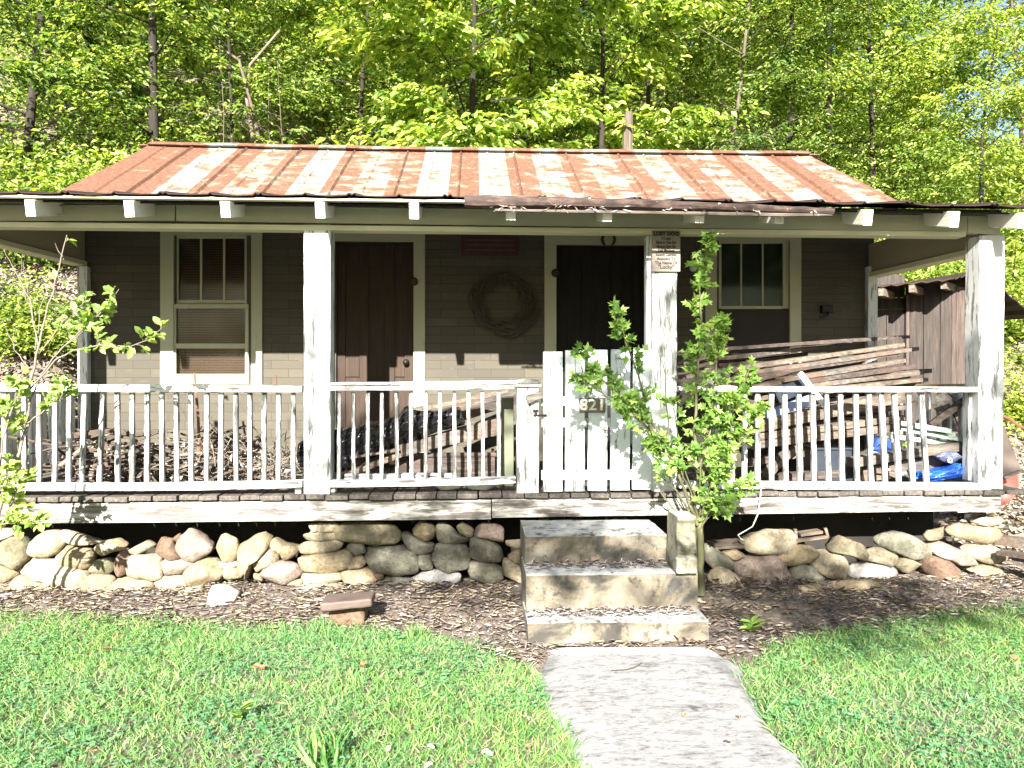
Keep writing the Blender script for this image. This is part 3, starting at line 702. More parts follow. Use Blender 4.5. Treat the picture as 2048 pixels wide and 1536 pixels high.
# gutter -------------------------------------------------------------------
gpts = [(929, 404), (1100, 406), (1300, 410), (1500, 417), (1662, 424)]
mb = MB(); vs = []; prof = [(-.050, .030), (-.056, .024), (-.054, 0), (-.045, -.022), (-.02, -.032), (.02, -.03), (.040, .0), (.045, .062)]; m_ = 30
for i in range(m_ + 1):
    px = 929 + (1662 - 929) * i / m_; c = P(px, np.interp(px, [g[0] for g in gpts], [g[1] for g in gpts]) + 2, YE - .04)
    for dy, dz in prof: vs.append(c + Vector((0, dy, dz * (1 - .35 * i / m_) + random.uniform(-.003, .003))))
k = len(prof); fs = [(i * k + j, i * k + j + 1, (i + 1) * k + j + 1, (i + 1) * k + j) for i in range(m_) for j in range(k - 1)]
gut = MB().add(vs, fs).build('gutter', M['gutter'], house); sd = gut.modifiers.new('t', 'SOLIDIFY'); sd.thickness = .006
mb = MB(); mb.tube([P(px, py, YE - .07) for px, py in ((990, 420), (1150, 423), (1300, 425), (1450, 428), (1560, 430), (1664, 429))], [.008, .01, .01, .012, .013, .010], 6); mb.build('gutter_rod', M['greywood'], gut)
C_ = []; D_ = []
for i in range(200):
    px = 1000 + 640 * random.random() ** 1.0
    if mnoise.noise(Vector((px * .02, 3, 0))) < -.05: continue
    c = P(px, np.interp(px, [929, 1662], [412, 420]) + random.uniform(-6, 5), YE - .075 + random.uniform(-.02, .02)); C_.append(c); D_.append((random.uniform(-1, 1), random.uniform(-.3, .3), random.uniform(-.5, .3)))
C_ = np.array(C_); D_ = np.array(D_); me = leaf_mesh('debris', C_ - np.array(wloc(gut)), D_, rng.normal(size=C_.shape), rng.uniform(.02, .07, len(C_)), .008, 'rhomb')
o = link('leaf_debris', me, M['litter'], gut); o['kind'] = 'stuff'

# ------------------------------------------------------------------ signs and hung things
def text_mesh(body, size, extrude=.001, bold=0.0):
    cu = bpy.data.curves.new('t', 'FONT'); cu.body = body; cu.size = size; cu.align_x = 'CENTER'; cu.align_y = 'CENTER'; cu.extrude = extrude; cu.offset = bold; cu.resolution_u = 3
    ob = bpy.data.objects.new('t', cu); COL.objects.link(ob); bpy.context.view_layer.update()
    me = bpy.data.meshes.new_from_object(ob.evaluated_get(bpy.context.evaluated_depsgraph_get())); bpy.data.objects.remove(ob); return me
def put_text(name, body, size, at, mat, parent, extrude=.001, bold=0.0, sx=1.0):
    me = text_mesh(body, size, extrude, bold); off = Vector(at) - wloc(parent)
    me.transform(Matrix.Translation(off) @ Matrix.Rotation(math.radians(90), 4, 'X') @ Matrix.Diagonal((sx, 1, 1, 1)))
    me.materials.clear(); return link(name, me, mat, parent)
M['ink'] = m_plain('black_ink', (.02, .02, .02), .7); M['plate'] = m_plain('dark_plate', (.16, .15, .13), .6, .2); M['numeral'] = m_plain('cream_numerals', (.72, .66, .48), .6)
M['signwhite'] = m_plain('yellowed_sign', (.17, .145, .115), .6, 0, .12, 8)
a = P(1159, 825, GY - .008); b = P(1211, 796, GY - .008)
hs = MB().box(a.x, b.x, GY - .010, GY - .002, a.z, b.z).build('house_number_sign', M['plate'], None, ((a.x + b.x) / 2, GY - .01, a.z), .002)
tag(hs, 'small dark plate with cream numerals 821 on the gate', 'number sign')
c = (a + b) / 2
put_text('numerals', '821', (b.z - a.z) * 1.08, (c.x, GY - .013, c.z), M['numeral'], hs, .003, .0015, 1.12)
fr = MB().box(a.x, b.x, GY - .013, GY - .0105, b.z - .004, b.z).box(a.x, b.x, GY - .013, GY - .0105, a.z, a.z + .004).build('rim', M['iron'], hs)
SY = YF - .03
a = P(1304, 543, SY); b = P(1362, 462, SY)
mb = MB(); z3 = P(1330, 502, SY).z
mb.box(a.x, b.x - .004, SY, SY + .006, a.z, b.z)
ls = mb.build('notice_sign', M['signwhite'], None, ((a.x + b.x) / 2, SY, a.z), .002)
tag(ls, 'white notice board reading LOST DOG nailed high on the porch post', 'sign')
lines = [('LOST DOG', 1.3, .002), ('3 Legs', .9, 0), ('Blind In One Eye', .95, 0), ('Missing Right Ear', .95, 0), ('Tail Broken', .9, 0), ('Recently Castrated', .95, 0), ('Answers To', .95, 0), ('The Name Of', 1.0, 0), ('"Lucky"', 1.35, 0)]
H_ = b.z - a.z; y_ = b.z - H_ * .075
for t, s_, bo in lines:
    me_w = (b.x - a.x) * .92; sz = H_ * .098 * s_
    est = len(t) * sz * .56; put_text('lettering', t, sz, ((a.x + b.x) / 2 - .003, SY - .002, y_), M['ink'], ls, .0012, .0010 + bo, min(1.0, me_w / est)); y_ -= H_ * .102 * (1.1 if s_ > 1 else .98)
a = P(922, 511, YW - .02); b = P(1038, 471, YW - .02)
rs = MB().box(a.x, b.x, YW - .02, YW - .003, a.z, b.z).build('wall_sign', M['redsign'], None, ((a.x + b.x) / 2, YW - .02, a.z), .004)
tag(rs, 'dull red horizontal board sign high on the shaded wall between the doors', 'sign')
for k in range(3):
    z = a.z + (b.z - a.z) * (.28 + .24 * k); MB().box(a.x + .04, b.x - .04, YW - .022, YW - .0202, z - .004, z + .004).build('faint_stripe', M['darkpanel'], rs)
# horseshoe
c = P(1217, 479, YW - .035); pts = []
for i in range(17):
    t = math.radians(-62 + i * (304 / 16)); pts.append(c + Vector((.058 * math.sin(t + math.pi / 1e9) * 1.0, 0, .066 * -math.cos(t + math.pi)) ) if False else c + Vector((.056 * math.sin(math.radians(-145 + i * 290 / 16)), 0, .062 * math.cos(math.radians(-145 + i * 290 / 16)))))
single(MB().tube(pts, [.008] + [.0125] * 15 + [.008], 6), 'horseshoe', M['iron'], 'dark iron horseshoe nailed open end down above the right door', 'horseshoe')
# round dark wreath of twigs
c = P(1008, 606, YW - .06); mb = MB()
for k in range(46):
    a0 = random.uniform(0, 6.28); r = random.uniform(.16, .31); ln = random.uniform(.8, 1.9); pts = []
    for i in range(8):
        t = a0 + ln * i / 7; rr = r + .02 * math.sin(5 * t + k); pts.append(c + Vector((rr * math.cos(t), random.uniform(-.02, .03), rr * math.sin(t))))
    mb.tube(pts, .007, 4, False)
wr = single(mb, 'wreath', m_plain('dark_vine', (.05, .042, .03), .9), 'large dark round vine wreath hung on the shaded wall between the doors', 'wreath')
mb = MB()
for dx, dz, s_ in ((.10, .17, .02), (.12, .02, .025), (.04, -.11, .02), (-.08, .12, .012)):
    mb.lathe(c + Vector((dx, -.04, dz)), [(.001, .012), (s_, .008), (s_ * .8, 0)], 'y', 7)
mb.build('dried_blossom', M['twig'], wr)
# oval lamp left of the right window, small box right of it
c = P(1386, 536, YW - .02); single(MB().lathe((c.x, YW - .003, c.z), [(.001, .07), (.025, .062), (.036, .03), (.03, 0)], 'y', 14), 'wall_lamp', M['foam'], 'small pale oval lamp on the wall left of the right window', 'lamp', smooth=True)
c = P(1655, 618, YW - .05); mb = MB(); mb.box(c.x - .05, c.x + .05, YW - .06, YW - .002, c.z - .035, c.z + .035); mb.tube([c + Vector((.0, -.02, -.03)), c + Vector((-.03, -.06, -.07)), c + Vector((-.10, -.06, -.08))], .013, 6)
single(mb, 'electric_box', M['iron'], 'dark little fixture on the shaded wall right of the right window', 'electric box', bevel=.004)
# stone on newel cap

# ------------------------------------------------------------------ steps
st = thing('concrete_steps', (P(1190, 1200, 4.8).x, 4.8, 0), 'three stained concrete steps climbing to the white gate', 'steps')
def step(pl, pr, yf, yb, z0, z1):
    xa = P(pl, 1100, yf).x; xb = P(pr, 1100, yf).x; mb = MB(); nx, nz, ny = 22, 6, 6
    def nn(p, k=.010): q = Vector(p); return q + Vector((0, k * mnoise.noise(q * 4) + .004 * mnoise.noise(q * 17), k * .5 * mnoise.noise(q * 5 + Vector((3, 1, 2)))))
    path_ = [(yf + .004, z0 + (z1 - z0) * j / nz) for j in range(nz)] + [(yf, z1 - .008), (yf + .010, z1)] + [(yf + .01 + (yb - yf) * (j + 1) / ny, z1) for j in range(ny)] + [(yb + .01, z0)]
    m_ = len(path_); vs = []
    for i in range(nx + 1):
        x = xa + (xb - xa) * i / nx
        for y, z in path_:
            q = nn((x, y, z)); q.x = x + (.006 * mnoise.noise(Vector((1, y * 9, z * 9))) if i in (0, nx) else 0); vs.append(q)
    fs = [(i * m_ + j, (i + 1) * m_ + j, (i + 1) * m_ + j + 1, i * m_ + j + 1) for i in range(nx) for j in range(m_ - 1)]
    fs += [tuple(range(m_)), tuple(nx * m_ + j for j in range(m_))[::-1]]
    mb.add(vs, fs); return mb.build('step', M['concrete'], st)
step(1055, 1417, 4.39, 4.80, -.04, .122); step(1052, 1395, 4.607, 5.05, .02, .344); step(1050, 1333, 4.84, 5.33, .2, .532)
# cast bracket on the middle step
bx0, bx1 = P(1355, 1100, 4.56).x, P(1393, 1100, 4.56).x; zb = .347
corb = thing('concrete_bracket', ((bx0 + bx1) / 2, 4.7, zb), 'cast concrete scroll bracket standing upright on the right end of the middle step', 'ornament')
prof = [(0, 0), (0, .085), (.015, .095), (.022, .11), (.005, .125), (-.002, .15), (.012, .20), (.03, .24), (.022, .30), (.0, .325), (.006, .345), (.20, .345), (.26, .33), (.26, .125), (.27, .11), (.27, 0)]
vs = []; m_ = len(prof)
for k, x in enumerate((bx0, bx1)):
    for y, z in prof:
        s_ = .006 if z < .1 else 0; vs.append((x + (-s_ if k == 0 else s_), 4.555 + y, zb + z))
fs = [(j, j + 1, m_ + j + 1, m_ + j) for j in range(m_ - 1)] + [(m_ - 1, 0, m_, 2 * m_ - 1), tuple(range(m_))[::-1], tuple(m_ + j for j in range(m_))]
MB().add(vs, [f[::-1] for f in fs]).build('body', M['cast'], corb, bevel=.008)
MB().lathe(((bx0 + bx1) / 2, 4.572, zb + .155), [(.001, .022), (.025, .016), (.034, 0)], 'y', 12).build('scroll_boss', M['cast'], corb, smooth=True)

# ------------------------------------------------------------------ stones
def zr(x0, y0, s, pts): return [(x0 + p[0] / s, y0 + p[1] / s) for p in pts]
A = (0, 1020, 5.851); B = (340, 1020, 5.851); Cc = (680, 1020, 5.251); D = (1400, 1020, 5.851); E = (1700, 1020, 5.885)
ST = [
 (A, 'c', ((-150, 260), (-60, 215), (60, 200), (150, 205), (240, 250), (140, 300), (0, 350), (-120, 370))),
 (A, 'm', ((-60, 370), (150, 305), (240, 320), (325, 380), (330, 560), (230, 670), (60, 620), (-60, 610))),
 (A, 'c', ((345, 470), (400, 350), (500, 260), (690, 250), (780, 370), (700, 470), (560, 540), (420, 520))),
 (A, 'c', ((705, 280), (760, 240), (1040, 310), (1160, 370), (1060, 400), (960, 425), (860, 400), (740, 350))),
 (A, 't', ((670, 510), (740, 440), (870, 420), (1040, 450), (1100, 540), (1060, 640), (960, 690), (800, 640), (690, 590))),
 (A, 'c', ((230, 660), (330, 560), (500, 550), (700, 600), (960, 700), (1000, 750), (960, 840), (840, 870), (640, 830), (440, 790), (260, 720))),
 (A, 't', ((-60, 640), (60, 640), (220, 690), (190, 770), (60, 840), (-60, 850))),
 (A, 't', ((-60, 865), (80, 870), (110, 900), (0, 980), (-60, 980))),
 (A, 't', ((120, 900), (280, 760), (450, 800), (680, 850), (790, 890), (600, 1030), (400, 1030), (150, 980))),
 (A, 't', ((730, 950), (800, 890), (950, 880), (1060, 760), (1180, 755), (1330, 800), (1260, 940), (1100, 1020), (760, 1050))),
 (A, 't', ((1120, 450), (1200, 370), (1380, 345), (1490, 400), (1440, 450), (1300, 490), (1190, 550))),
 (A, 'm', ((1070, 700), (1150, 590), (1320, 575), (1335, 690), (1230, 775))),
 (A, 'b', ((1340, 670), (1400, 520), (1485, 455), (1530, 540), (1480, 740), (1400, 770))),
 (A, 'm', ((1495, 480), (1720, 360), (1820, 410), (1750, 460), (1600, 520), (1520, 520))),
 (A, 'c', ((1500, 600), (1590, 530), (1870, 530), (1890, 780), (1810, 810), (1540, 760))),
 (A, 't', ((1280, 920), (1340, 820), (1500, 795), (1750, 820), (1790, 940), (1650, 1010), (1400, 1000))),
 (A, 'c', ((1815, 840), (1900, 780), (2150, 775), (2200, 870), (2150, 1000), (1900, 990))),
 (A, 'b', ((1840, 400), (1890, 325), (2030, 340), (2050, 440), (2125, 555), (1950, 580), (1840, 530))),
 (A, 'p', ((1910, 600), (2000, 570), (2130, 570), (2290, 625), (2100, 740), (1940, 750))),
 (A, 't', ((1130, 1000), (1250, 960), (1380, 1060), (1330, 1110), (1140, 1080))),
 (A, 'm', ((1080, 1180), (1150, 1110), (1320, 1160), (1290, 1210), (1120, 1240))),
 (A, 'r', ((250, 1135), (400, 1100), (450, 1140), (420, 1190), (290, 1195))),
 (B, 'p', ((90, 450), (130, 330), (240, 215), (490, 430), (460, 480), (310, 590), (200, 560), (105, 510))),
 (B, 'b', ((40, 330), (110, 275), (150, 315), (100, 390))),
 (B, 't', ((190, 700), (250, 620), (440, 560), (530, 595), (605, 700), (585, 800), (370, 895), (240, 870), (190, 800))),
 (B, 't', ((562, 430), (600, 310), (650, 280), (780, 340), (795, 470), (740, 595), (640, 590))),
 (B, 'w', ((565, 605), (700, 615), (835, 595), (840, 645), (620, 685))),
 (B, 't', ((640, 690), (820, 670), (835, 780), (700, 820), (650, 800))),
 (B, 't', ((812, 420), (1000, 320), (1110, 290), (1200, 330), (1150, 420), (1060, 560), (980, 600), (930, 700), (915, 790), (850, 770), (820, 600))),
 (B, 't', ((1180, 400), (1240, 335), (1340, 400), (1500, 420), (1500, 500), (1350, 585), (1270, 500))),
 (B, 'c', ((990, 610), (1070, 575), (1190, 450), (1255, 520), (1265, 590), (1020, 715))),
 (B, 'p', ((1090, 740), (1160, 645), (1320, 600), (1480, 640), (1530, 740), (1400, 825), (1290, 885), (1160, 850))),
 (B, 't', ((1330, 870), (1400, 835), (1540, 805), (1540, 860), (1440, 895))),
 (B, 't', ((980, 745), (1060, 755), (1085, 820), (1000, 825))),
 (B, 'c', ((1620, 170), (1735, 160), (1738, 262), (1660, 262))), (B, 'c', ((1745, 155), (1960, 160), (1940, 265), (1750, 265))),
 (B, 'c', ((1570, 280), (1650, 245), (1660, 270), (1935, 270), (1945, 345), (1580, 372))),
 (B, 'c', ((1530, 430), (1600, 378), (1980, 350), (2030, 385), (1960, 460), (1700, 508), (1560, 508))),
 (B, 't', ((1530, 550), (1700, 520), (2000, 480), (2060, 455), (2120, 560), (2080, 660), (1880, 738), (1560, 700))),
 (B, 'c', ((1558, 750), (1880, 748), (1980, 725), (2010, 790), (1940, 850), (1560, 852))),
 (B, 'c', ((1500, 880), (1960, 865), (2060, 860), (2110, 980), (1800, 1010), (1540, 970))),
 (B, 'w', ((460, 930), (520, 900), (680, 900), (795, 985), (740, 1070), (600, 1195), (520, 1150), (470, 1050))),
 (B, 'm', ((120, 1190), (260, 1140), (400, 1140), (460, 1195), (360, 1235), (150, 1235))),
 (B, 'm', ((610, 1225), (700, 1165), (880, 1155), (970, 1195), (880, 1245), (660, 1265))),
 (B, 'c', ((0, 1030), (150, 940), (350, 900), (340, 965), (150, 1030), (40, 1090))),
 (Cc, 'm', ((-60, 230), (30, 150), (250, 130), (540, 170), (620, 270), (560, 340), (360, 358), (100, 310), (-30, 300))),
 (Cc, 'g', ((270, 450), (300, 385), (600, 360), (760, 430), (815, 560), (780, 650), (600, 685), (450, 655), (330, 600))),
 (Cc, 'g', ((80, 385), (120, 345), (240, 355), (265, 440), (170, 470))),
 (Cc, 't', ((65, 580), (110, 520), (210, 465), (272, 550), (230, 598), (110, 608))),
 (Cc, 't', ((10, 660), (150, 612), (325, 622), (400, 705), (340, 770), (150, 825), (60, 745))),
 (Cc, 'b', ((345, 640), (455, 670), (458, 710), (400, 745))),
 (Cc, 'g', ((625, 280), (690, 225), (780, 275), (870, 335), (985, 345), (950, 430), (860, 455), (740, 420))),
 (Cc, 't', ((765, 210), (850, 130), (960, 160), (1015, 215), (985, 300), (890, 325), (800, 280))),
 (Cc, 'g', ((1025, 170), (1060, 135), (1130, 150), (1230, 250), (1355, 310), (1330, 368), (1180, 362), (1045, 330))),
 (Cc, 'c', ((1232, 180), (1290, 130), (1393, 200), (1388, 270), (1340, 288), (1262, 240))),
 (Cc, 'g', ((808, 470), (945, 470), (970, 615), (862, 632), (822, 560))),
 (Cc, 'g', ((962, 450), (1000, 375), (1110, 352), (1335, 392), (1362, 450), (1328, 598), (1150, 638), (1012, 598))),
 (Cc, 'w', ((775, 740), (850, 645), (1000, 645), (1240, 672), (1250, 740), (1100, 830), (950, 845), (790, 805))),
 (Cc, 'p', ((1405, 200), (1500, 140), (1630, 150), (1708, 190), (1698, 330), (1540, 298), (1412, 270))),
 (Cc, 'g', ((1372, 310), (1412, 290), (1580, 335), (1678, 382), (1705, 490), (1620, 550), (1500, 538), (1382, 500))),
 (Cc, 'g', ((1382, 545), (1620, 562), (1700, 605), (1690, 720), (1550, 772), (1400, 722), (1362, 640))),
 (Cc, 'c', ((1742, 325), (1925, 312), (1928, 398), (1850, 408), (1762, 372))),
 (Cc, 't', ((1762, 480), (1870, 420), (1928, 440), (1900, 550), (1822, 528))),
 (Cc, 'c', ((1718, 512), (1780, 522), (1905, 580), (1900, 740), (1722, 685))),
 (Cc, 'g', ((310, 810), (480, 715), (760, 725), (770, 795), (600, 840), (400, 850))),
 ((0, 0, 1), 't', ((1074, 1045), (1080, 1039), (1095, 1038), (1104, 1044), (1098, 1052), (1080, 1052))),
 ((0, 0, 1), 't', ((1221, 1042), (1230, 1037), (1250, 1038), (1250, 1047), (1224, 1048))),
 (D, 'c', ((500, 375), (620, 292), (820, 230), (1030, 252), (1110, 322), (1132, 485), (950, 508), (700, 508), (560, 460))),
 (D, 'p', ((412, 690), (440, 602), (540, 535), (860, 525), (950, 640), (1048, 790), (1030, 900), (800, 915), (600, 870), (445, 760))),
 (D, 'g', ((60, 400), (130, 432), (400, 590), (398, 695), (180, 685), (70, 600))),
 (D, 'c', ((92, 800), (160, 705), (240, 665), (390, 742), (488, 860), (460, 965), (330, 968), (200, 880))),
 (D, 't', ((905, 550), (1140, 425), (1290, 432), (1358, 490), (1310, 598), (965, 650))),
 (D, 'c', ((1302, 620), (1385, 492), (1600, 492), (1758, 600), (1768, 795), (1500, 778), (1332, 680))),
 (D, 'g', ((1062, 700), (1180, 642), (1300, 662), (1445, 800), (1400, 858), (1200, 888), (1082, 820))),
 (D, 'm', ((1500, 420), (1650, 312), (1870, 402), (1918, 500), (1898, 588), (1740, 520), (1520, 470))),
 (D, 't', ((1162, 905), (1400, 875), (1468, 935), (1448, 1070), (1350, 1035), (1240, 1005))),
 (D, 'c', ((842, 1025), (980, 992), (1128, 1062), (1000, 1112), (880, 1075))),
 (D, 't', ((262, 490), (420, 462), (528, 530), (405, 588), (300, 530))),
 (D, 't', ((1532, 860), (1750, 830), (2050, 835), (2108, 920), (2080, 965), (1800, 1035), (1600, 1000))),
 (E, 'w', ((12, 680), (62, 612), (330, 612), (518, 690), (518, 795), (430, 855), (280, 828), (12, 818))),
 (E, 'c', ((162, 500), (330, 445), (458, 472), (525, 555), (458, 648), (300, 598), (162, 578))),
 (E, 'g', ((322, 350), (400, 292), (520, 267), (700, 302), (860, 392), (978, 520), (850, 578), (700, 558), (520, 478), (372, 420))),
 (E, 'm', ((502, 640), (562, 545), (640, 525), (750, 602), (845, 652), (800, 738), (620, 718))),
 (E, 't', ((872, 300), (922, 242), (1145, 205), (1108, 300), (1000, 348), (902, 358))),
 (E, 't', ((1148, 245), (1300, 172), (1450, 192), (1718, 222), (1798, 320), (1740, 388), (1640, 398), (1400, 350), (1250, 322))),
 (E, 'c', ((1412, 152), (1560, 95), (1780, 93), (1798, 130), (1700, 188), (1560, 180))),
 (E, 'p', ((882, 382), (1050, 372), (1250, 452), (1398, 545), (1458, 630), (1350, 678), (1200, 600), (1000, 520))),
 (E, 'b', ((832, 605), (950, 555), (1100, 572), (1280, 702), (1328, 920), (1040, 858), (900, 720))),
 (E, 'c', ((1292, 440), (1450, 412), (1700, 432), (1828, 540), (1778, 628), (1600, 618), (1400, 540))),
 (E, 't', ((1382, 700), (1600, 645), (1798, 705), (1788, 780), (1550, 775))),
 (E, 'w', ((1112, 940), (1140, 902), (1208, 960), (1188, 1000), (1112, 990))), (E, 'c', ((732, 1005), (780, 985), (818, 1020), (770, 1038))),
 (E, 'c', ((1972, 920), (2100, 885), (2100, 990), (1990, 982))), (E, 't', ((582, 775), (700, 762), (718, 800), (640, 832))),
 (E, 'm', ((1322, 1125), (1480, 1112), (1500, 1152), (1350, 1165)))]
STONE['r'] = m_stone('broken_red_brick', (.42, .14, .09), (.52, .24, .17))
CN = {'t': 'tan', 'c': 'cream', 'g': 'grey', 'p': 'pinkish', 'w': 'white', 'b': 'brown', 'm': 'mossy tan', 'r': 'red'}
recs = []
for (x0, y0, s), col, pts in ST:
    pp = zr(x0, y0, s, pts); cx = sum(p[0] for p in pp) / len(pp); cy = sum(p[1] for p in pp) / len(pp); xs1 = [p[0] for p in pp]; ys1 = [p[1] for p in pp]
    wpx, hpx = max(xs1) - min(xs1), max(ys1) - min(ys1); loose = cy > 1197 and cx < 1330 or (cx > 1400 and cy > 1187)
    recs.append([pp, col, cx, cy, wpx, hpx, loose])
def ordinal(k): return ['first', 'second', 'third', 'fourth', 'fifth', 'sixth', 'seventh', 'eighth', 'ninth', 'tenth', 'eleventh', 'twelfth', 'thirteenth', 'fourteenth', 'fifteenth', 'sixteenth', 'seventeenth', 'eighteenth', 'nineteenth', 'twentieth', 'twenty-first', 'twenty-second', 'twenty-third'][k]
def cell(r):
    if r[6]: return ('loose on the earth', 'right' if r[2] > 1400 else 'left')
    side = 'right' if r[2] > 1400 else 'left'
    y = r[3]; row = 'top' if y < 1098 else 'middle' if y < 1145 else 'bottom'
    return (row, side)
groups = {}
for r in sorted(recs, key=lambda r: r[2]): groups.setdefault(cell(r), []).append(r)
def build_stone(r, label, grp, name):
    pp, col, cx, cy, wpx, hpx, loose = r; by = max(p[1] for p in pp)
    Y = YF + .09
    if by > 1172: g = G(cx, min(by - 4, 1500), .03); Y = min(Y, g.y + .10)
    sc_ = Y / FPX; dep = min(max(min(wpx, hpx) * sc_ * .62, .04), .17); Y += dep * .25
    c = P(cx, cy, Y); wp = [P(px, py, Y) - c for px, py in pp]
    ang = [math.atan2(v.z, v.x) for v in wp]; order = sorted(range(len(wp)), key=lambda i: ang[i]); pts = [wp[i] for i in order]; seg = 52; ringp = []
    # outline sampled by arc, corners slightly rounded
    Ls = [(pts[(i + 1) % len(pts)] - pts[i]).length for i in range(len(pts))]; T = sum(Ls)
    for k in range(seg):
        d = T * k / seg; i = 0
        while d > Ls[i]: d -= Ls[i]; i += 1
        ringp.append(pts[i].lerp(pts[(i + 1) % len(pts)], d / Ls[i]))
    for _ in range(2): ringp = [(ringp[k - 1] + ringp[k] * 2 + ringp[(k + 1) % seg]) / 4 for k in range(seg)]
    ringp = [q * 1.15 for q in ringp]; sd = Vector((cx * .13, cy * .07, 0)); vs = []; fs = []
    lat = [(-1, .0), (-.98, .45), (-.92, .70), (-.74, .89), (-.40, .985), (0, 1.0), (.4, .96), (.8, .75), (1, .0)]
    for li, (h, rr) in enumerate(lat[1:-1]):
        for k in range(seg):
            q = ringp[k] * rr + Vector((0, h * dep, 0)); m1 = mnoise.noise(q * 8 + sd) * .34 + (.5 - abs(mnoise.noise(q * 13 + sd))) * .22 + mnoise.noise(q * 30 + sd) * .08 - .08
            cell_ = mnoise.cell(q * 11 + sd) * .05
            k_ = (1 + m1 * .30) if abs(h) < .5 else (1 + m1 * .7)
            q2 = Vector((q.x * k_, q.y * (1 + m1 * 1.6 + cell_), q.z * k_)); vs.append(c + q2)
    nl = len(lat) - 2
    for i in range(nl - 1):
        for k in range(seg): a = i * seg + k; b = i * seg + (k + 1) % seg; fs.append((a, b, b + seg, a + seg))
    v0 = len(vs); vs.append(c + Vector((0, -dep * (1 + .2 * mnoise.noise(sd)), 0))); vs.append(c + Vector((0, dep, 0)))
    for k in range(seg): fs.append((v0, (k + 1) % seg, k)); fs.append((v0 + 1, (nl - 1) * seg + k, (nl - 1) * seg + (k + 1) % seg))
    R_ = random.Random(int(cx * 7 + cy)); hx = wpx * sc_ * .55; hzz = hpx * sc_ * .55
    for _ in range(9):
        nv = Vector((R_.gauss(0, .55), -abs(R_.gauss(.9, .3)), R_.gauss(.1, .55))).normalized(); d_ = R_.uniform(.62, .88)
        for i_, v in enumerate(vs):
            p_ = v - c; p_ = Vector((p_.x / hx, p_.y / dep, p_.z / hzz)); s_ = p_.dot(nv) - d_
            if s_ > 0: p_ -= nv * (s_ * .8); vs[i_] = c + Vector((p_.x * hx, p_.y * dep, p_.z * hzz))
    zb = min(v.z for v in vs)
    o = MB().add(vs, fs).build(name, STONE[col], None, (c.x, c.y, zb), smooth=True); tag(o, label, 'brick' if col == 'r' else 'stone', grp)
    return o
for (row, side), rs_ in groups.items():
    for i, r in enumerate(rs_):
        asp = r[4] / max(1, r[5]); sh = 'flat' if asp > 2 else 'long' if asp > 1.5 else 'upright' if asp < .8 else 'rounded'
        sz = 'big ' if r[4] * r[5] > 4200 else 'small ' if r[4] * r[5] < 900 else ''
        if row.startswith('loose'):
            lab = f"{sz}{CN[r[1]]} {'brick piece' if r[1]=='r' else 'stone'} loose on the earth {side} of the steps, {ordinal(i)} from the left"; grp = 'loose stones on the bare earth'
        else:
            lab = f"{sz}{CN[r[1]]} {sh} stone, {ordinal(i)} from the left in the {row} row {side} of steps"; grp = 'dry stacked fieldstones under the porch'
        build_stone(r, lab, grp, 'broken_brick' if r[1] == 'r' else 'fieldstone')
# flat stone on the newel
mb_r = [[(1027, 768), (1040, 760), (1062, 756), (1080, 766), (1080, 772), (1030, 774)], 'w', 1054, 766, 52, 16, False]
def flat_stone():
    c = P(1055, 767, YF + .02); vs = []; fs = []; seg = 14
    for h, r in ((0, .9), (.014, 1), (.03, .85), (.036, .4)):
        for k in range(seg):
            a = 2 * math.pi * k / seg; q = Vector((.095 * r * math.cos(a), .07 * r * math.sin(a), h)); q *= 1 + .18 * mnoise.noise(q * 30); vs.append(Vector((c.x, YF + .03, zt_n + .019)) + q)
    for i in range(3):
        for k in range(seg): a = i * seg + k; b = i * seg + (k + 1) % seg; fs.append((a, b, b + seg, a + seg))
    fs += [tuple(range(seg))[::-1], tuple(3 * seg + k for k in range(seg))]
    o = MB().add(vs, fs).build('flat_stone', STONE['w'], None, (c.x, YF + .03, zt_n + .019), smooth=True); tag(o, 'flat pale stone resting on top of the short gate post', 'stone')
zt_n = P(1050, 774, YF - .03).z; flat_stone()
# dark brown slab on a block at the lawn's edge
g = G(700, 1236, .05); c = P(697, 1205, g.y)
bl = MB().box(c.x - .12, c.x + .10, g.y - .02, g.y + .16, .0, c.z + .01).build('block', STONE['b'], None, (c.x, g.y + .07, 0), .02)
tag(bl, 'squat brown stone block at the edge of the lawn under a dark slab', 'stone block')
mb = MB(); a = P(646, 1206, g.y - .03); b = P(748, 1197, g.y - .03); mb.beam(a, b, .20, .055, n=5, jit=.002, taper=.92)
o = single(mb, 'slab', M['dkblock'], 'dark brown bevelled slab lying on the squat block left of the steps', 'slab', bevel=.012)

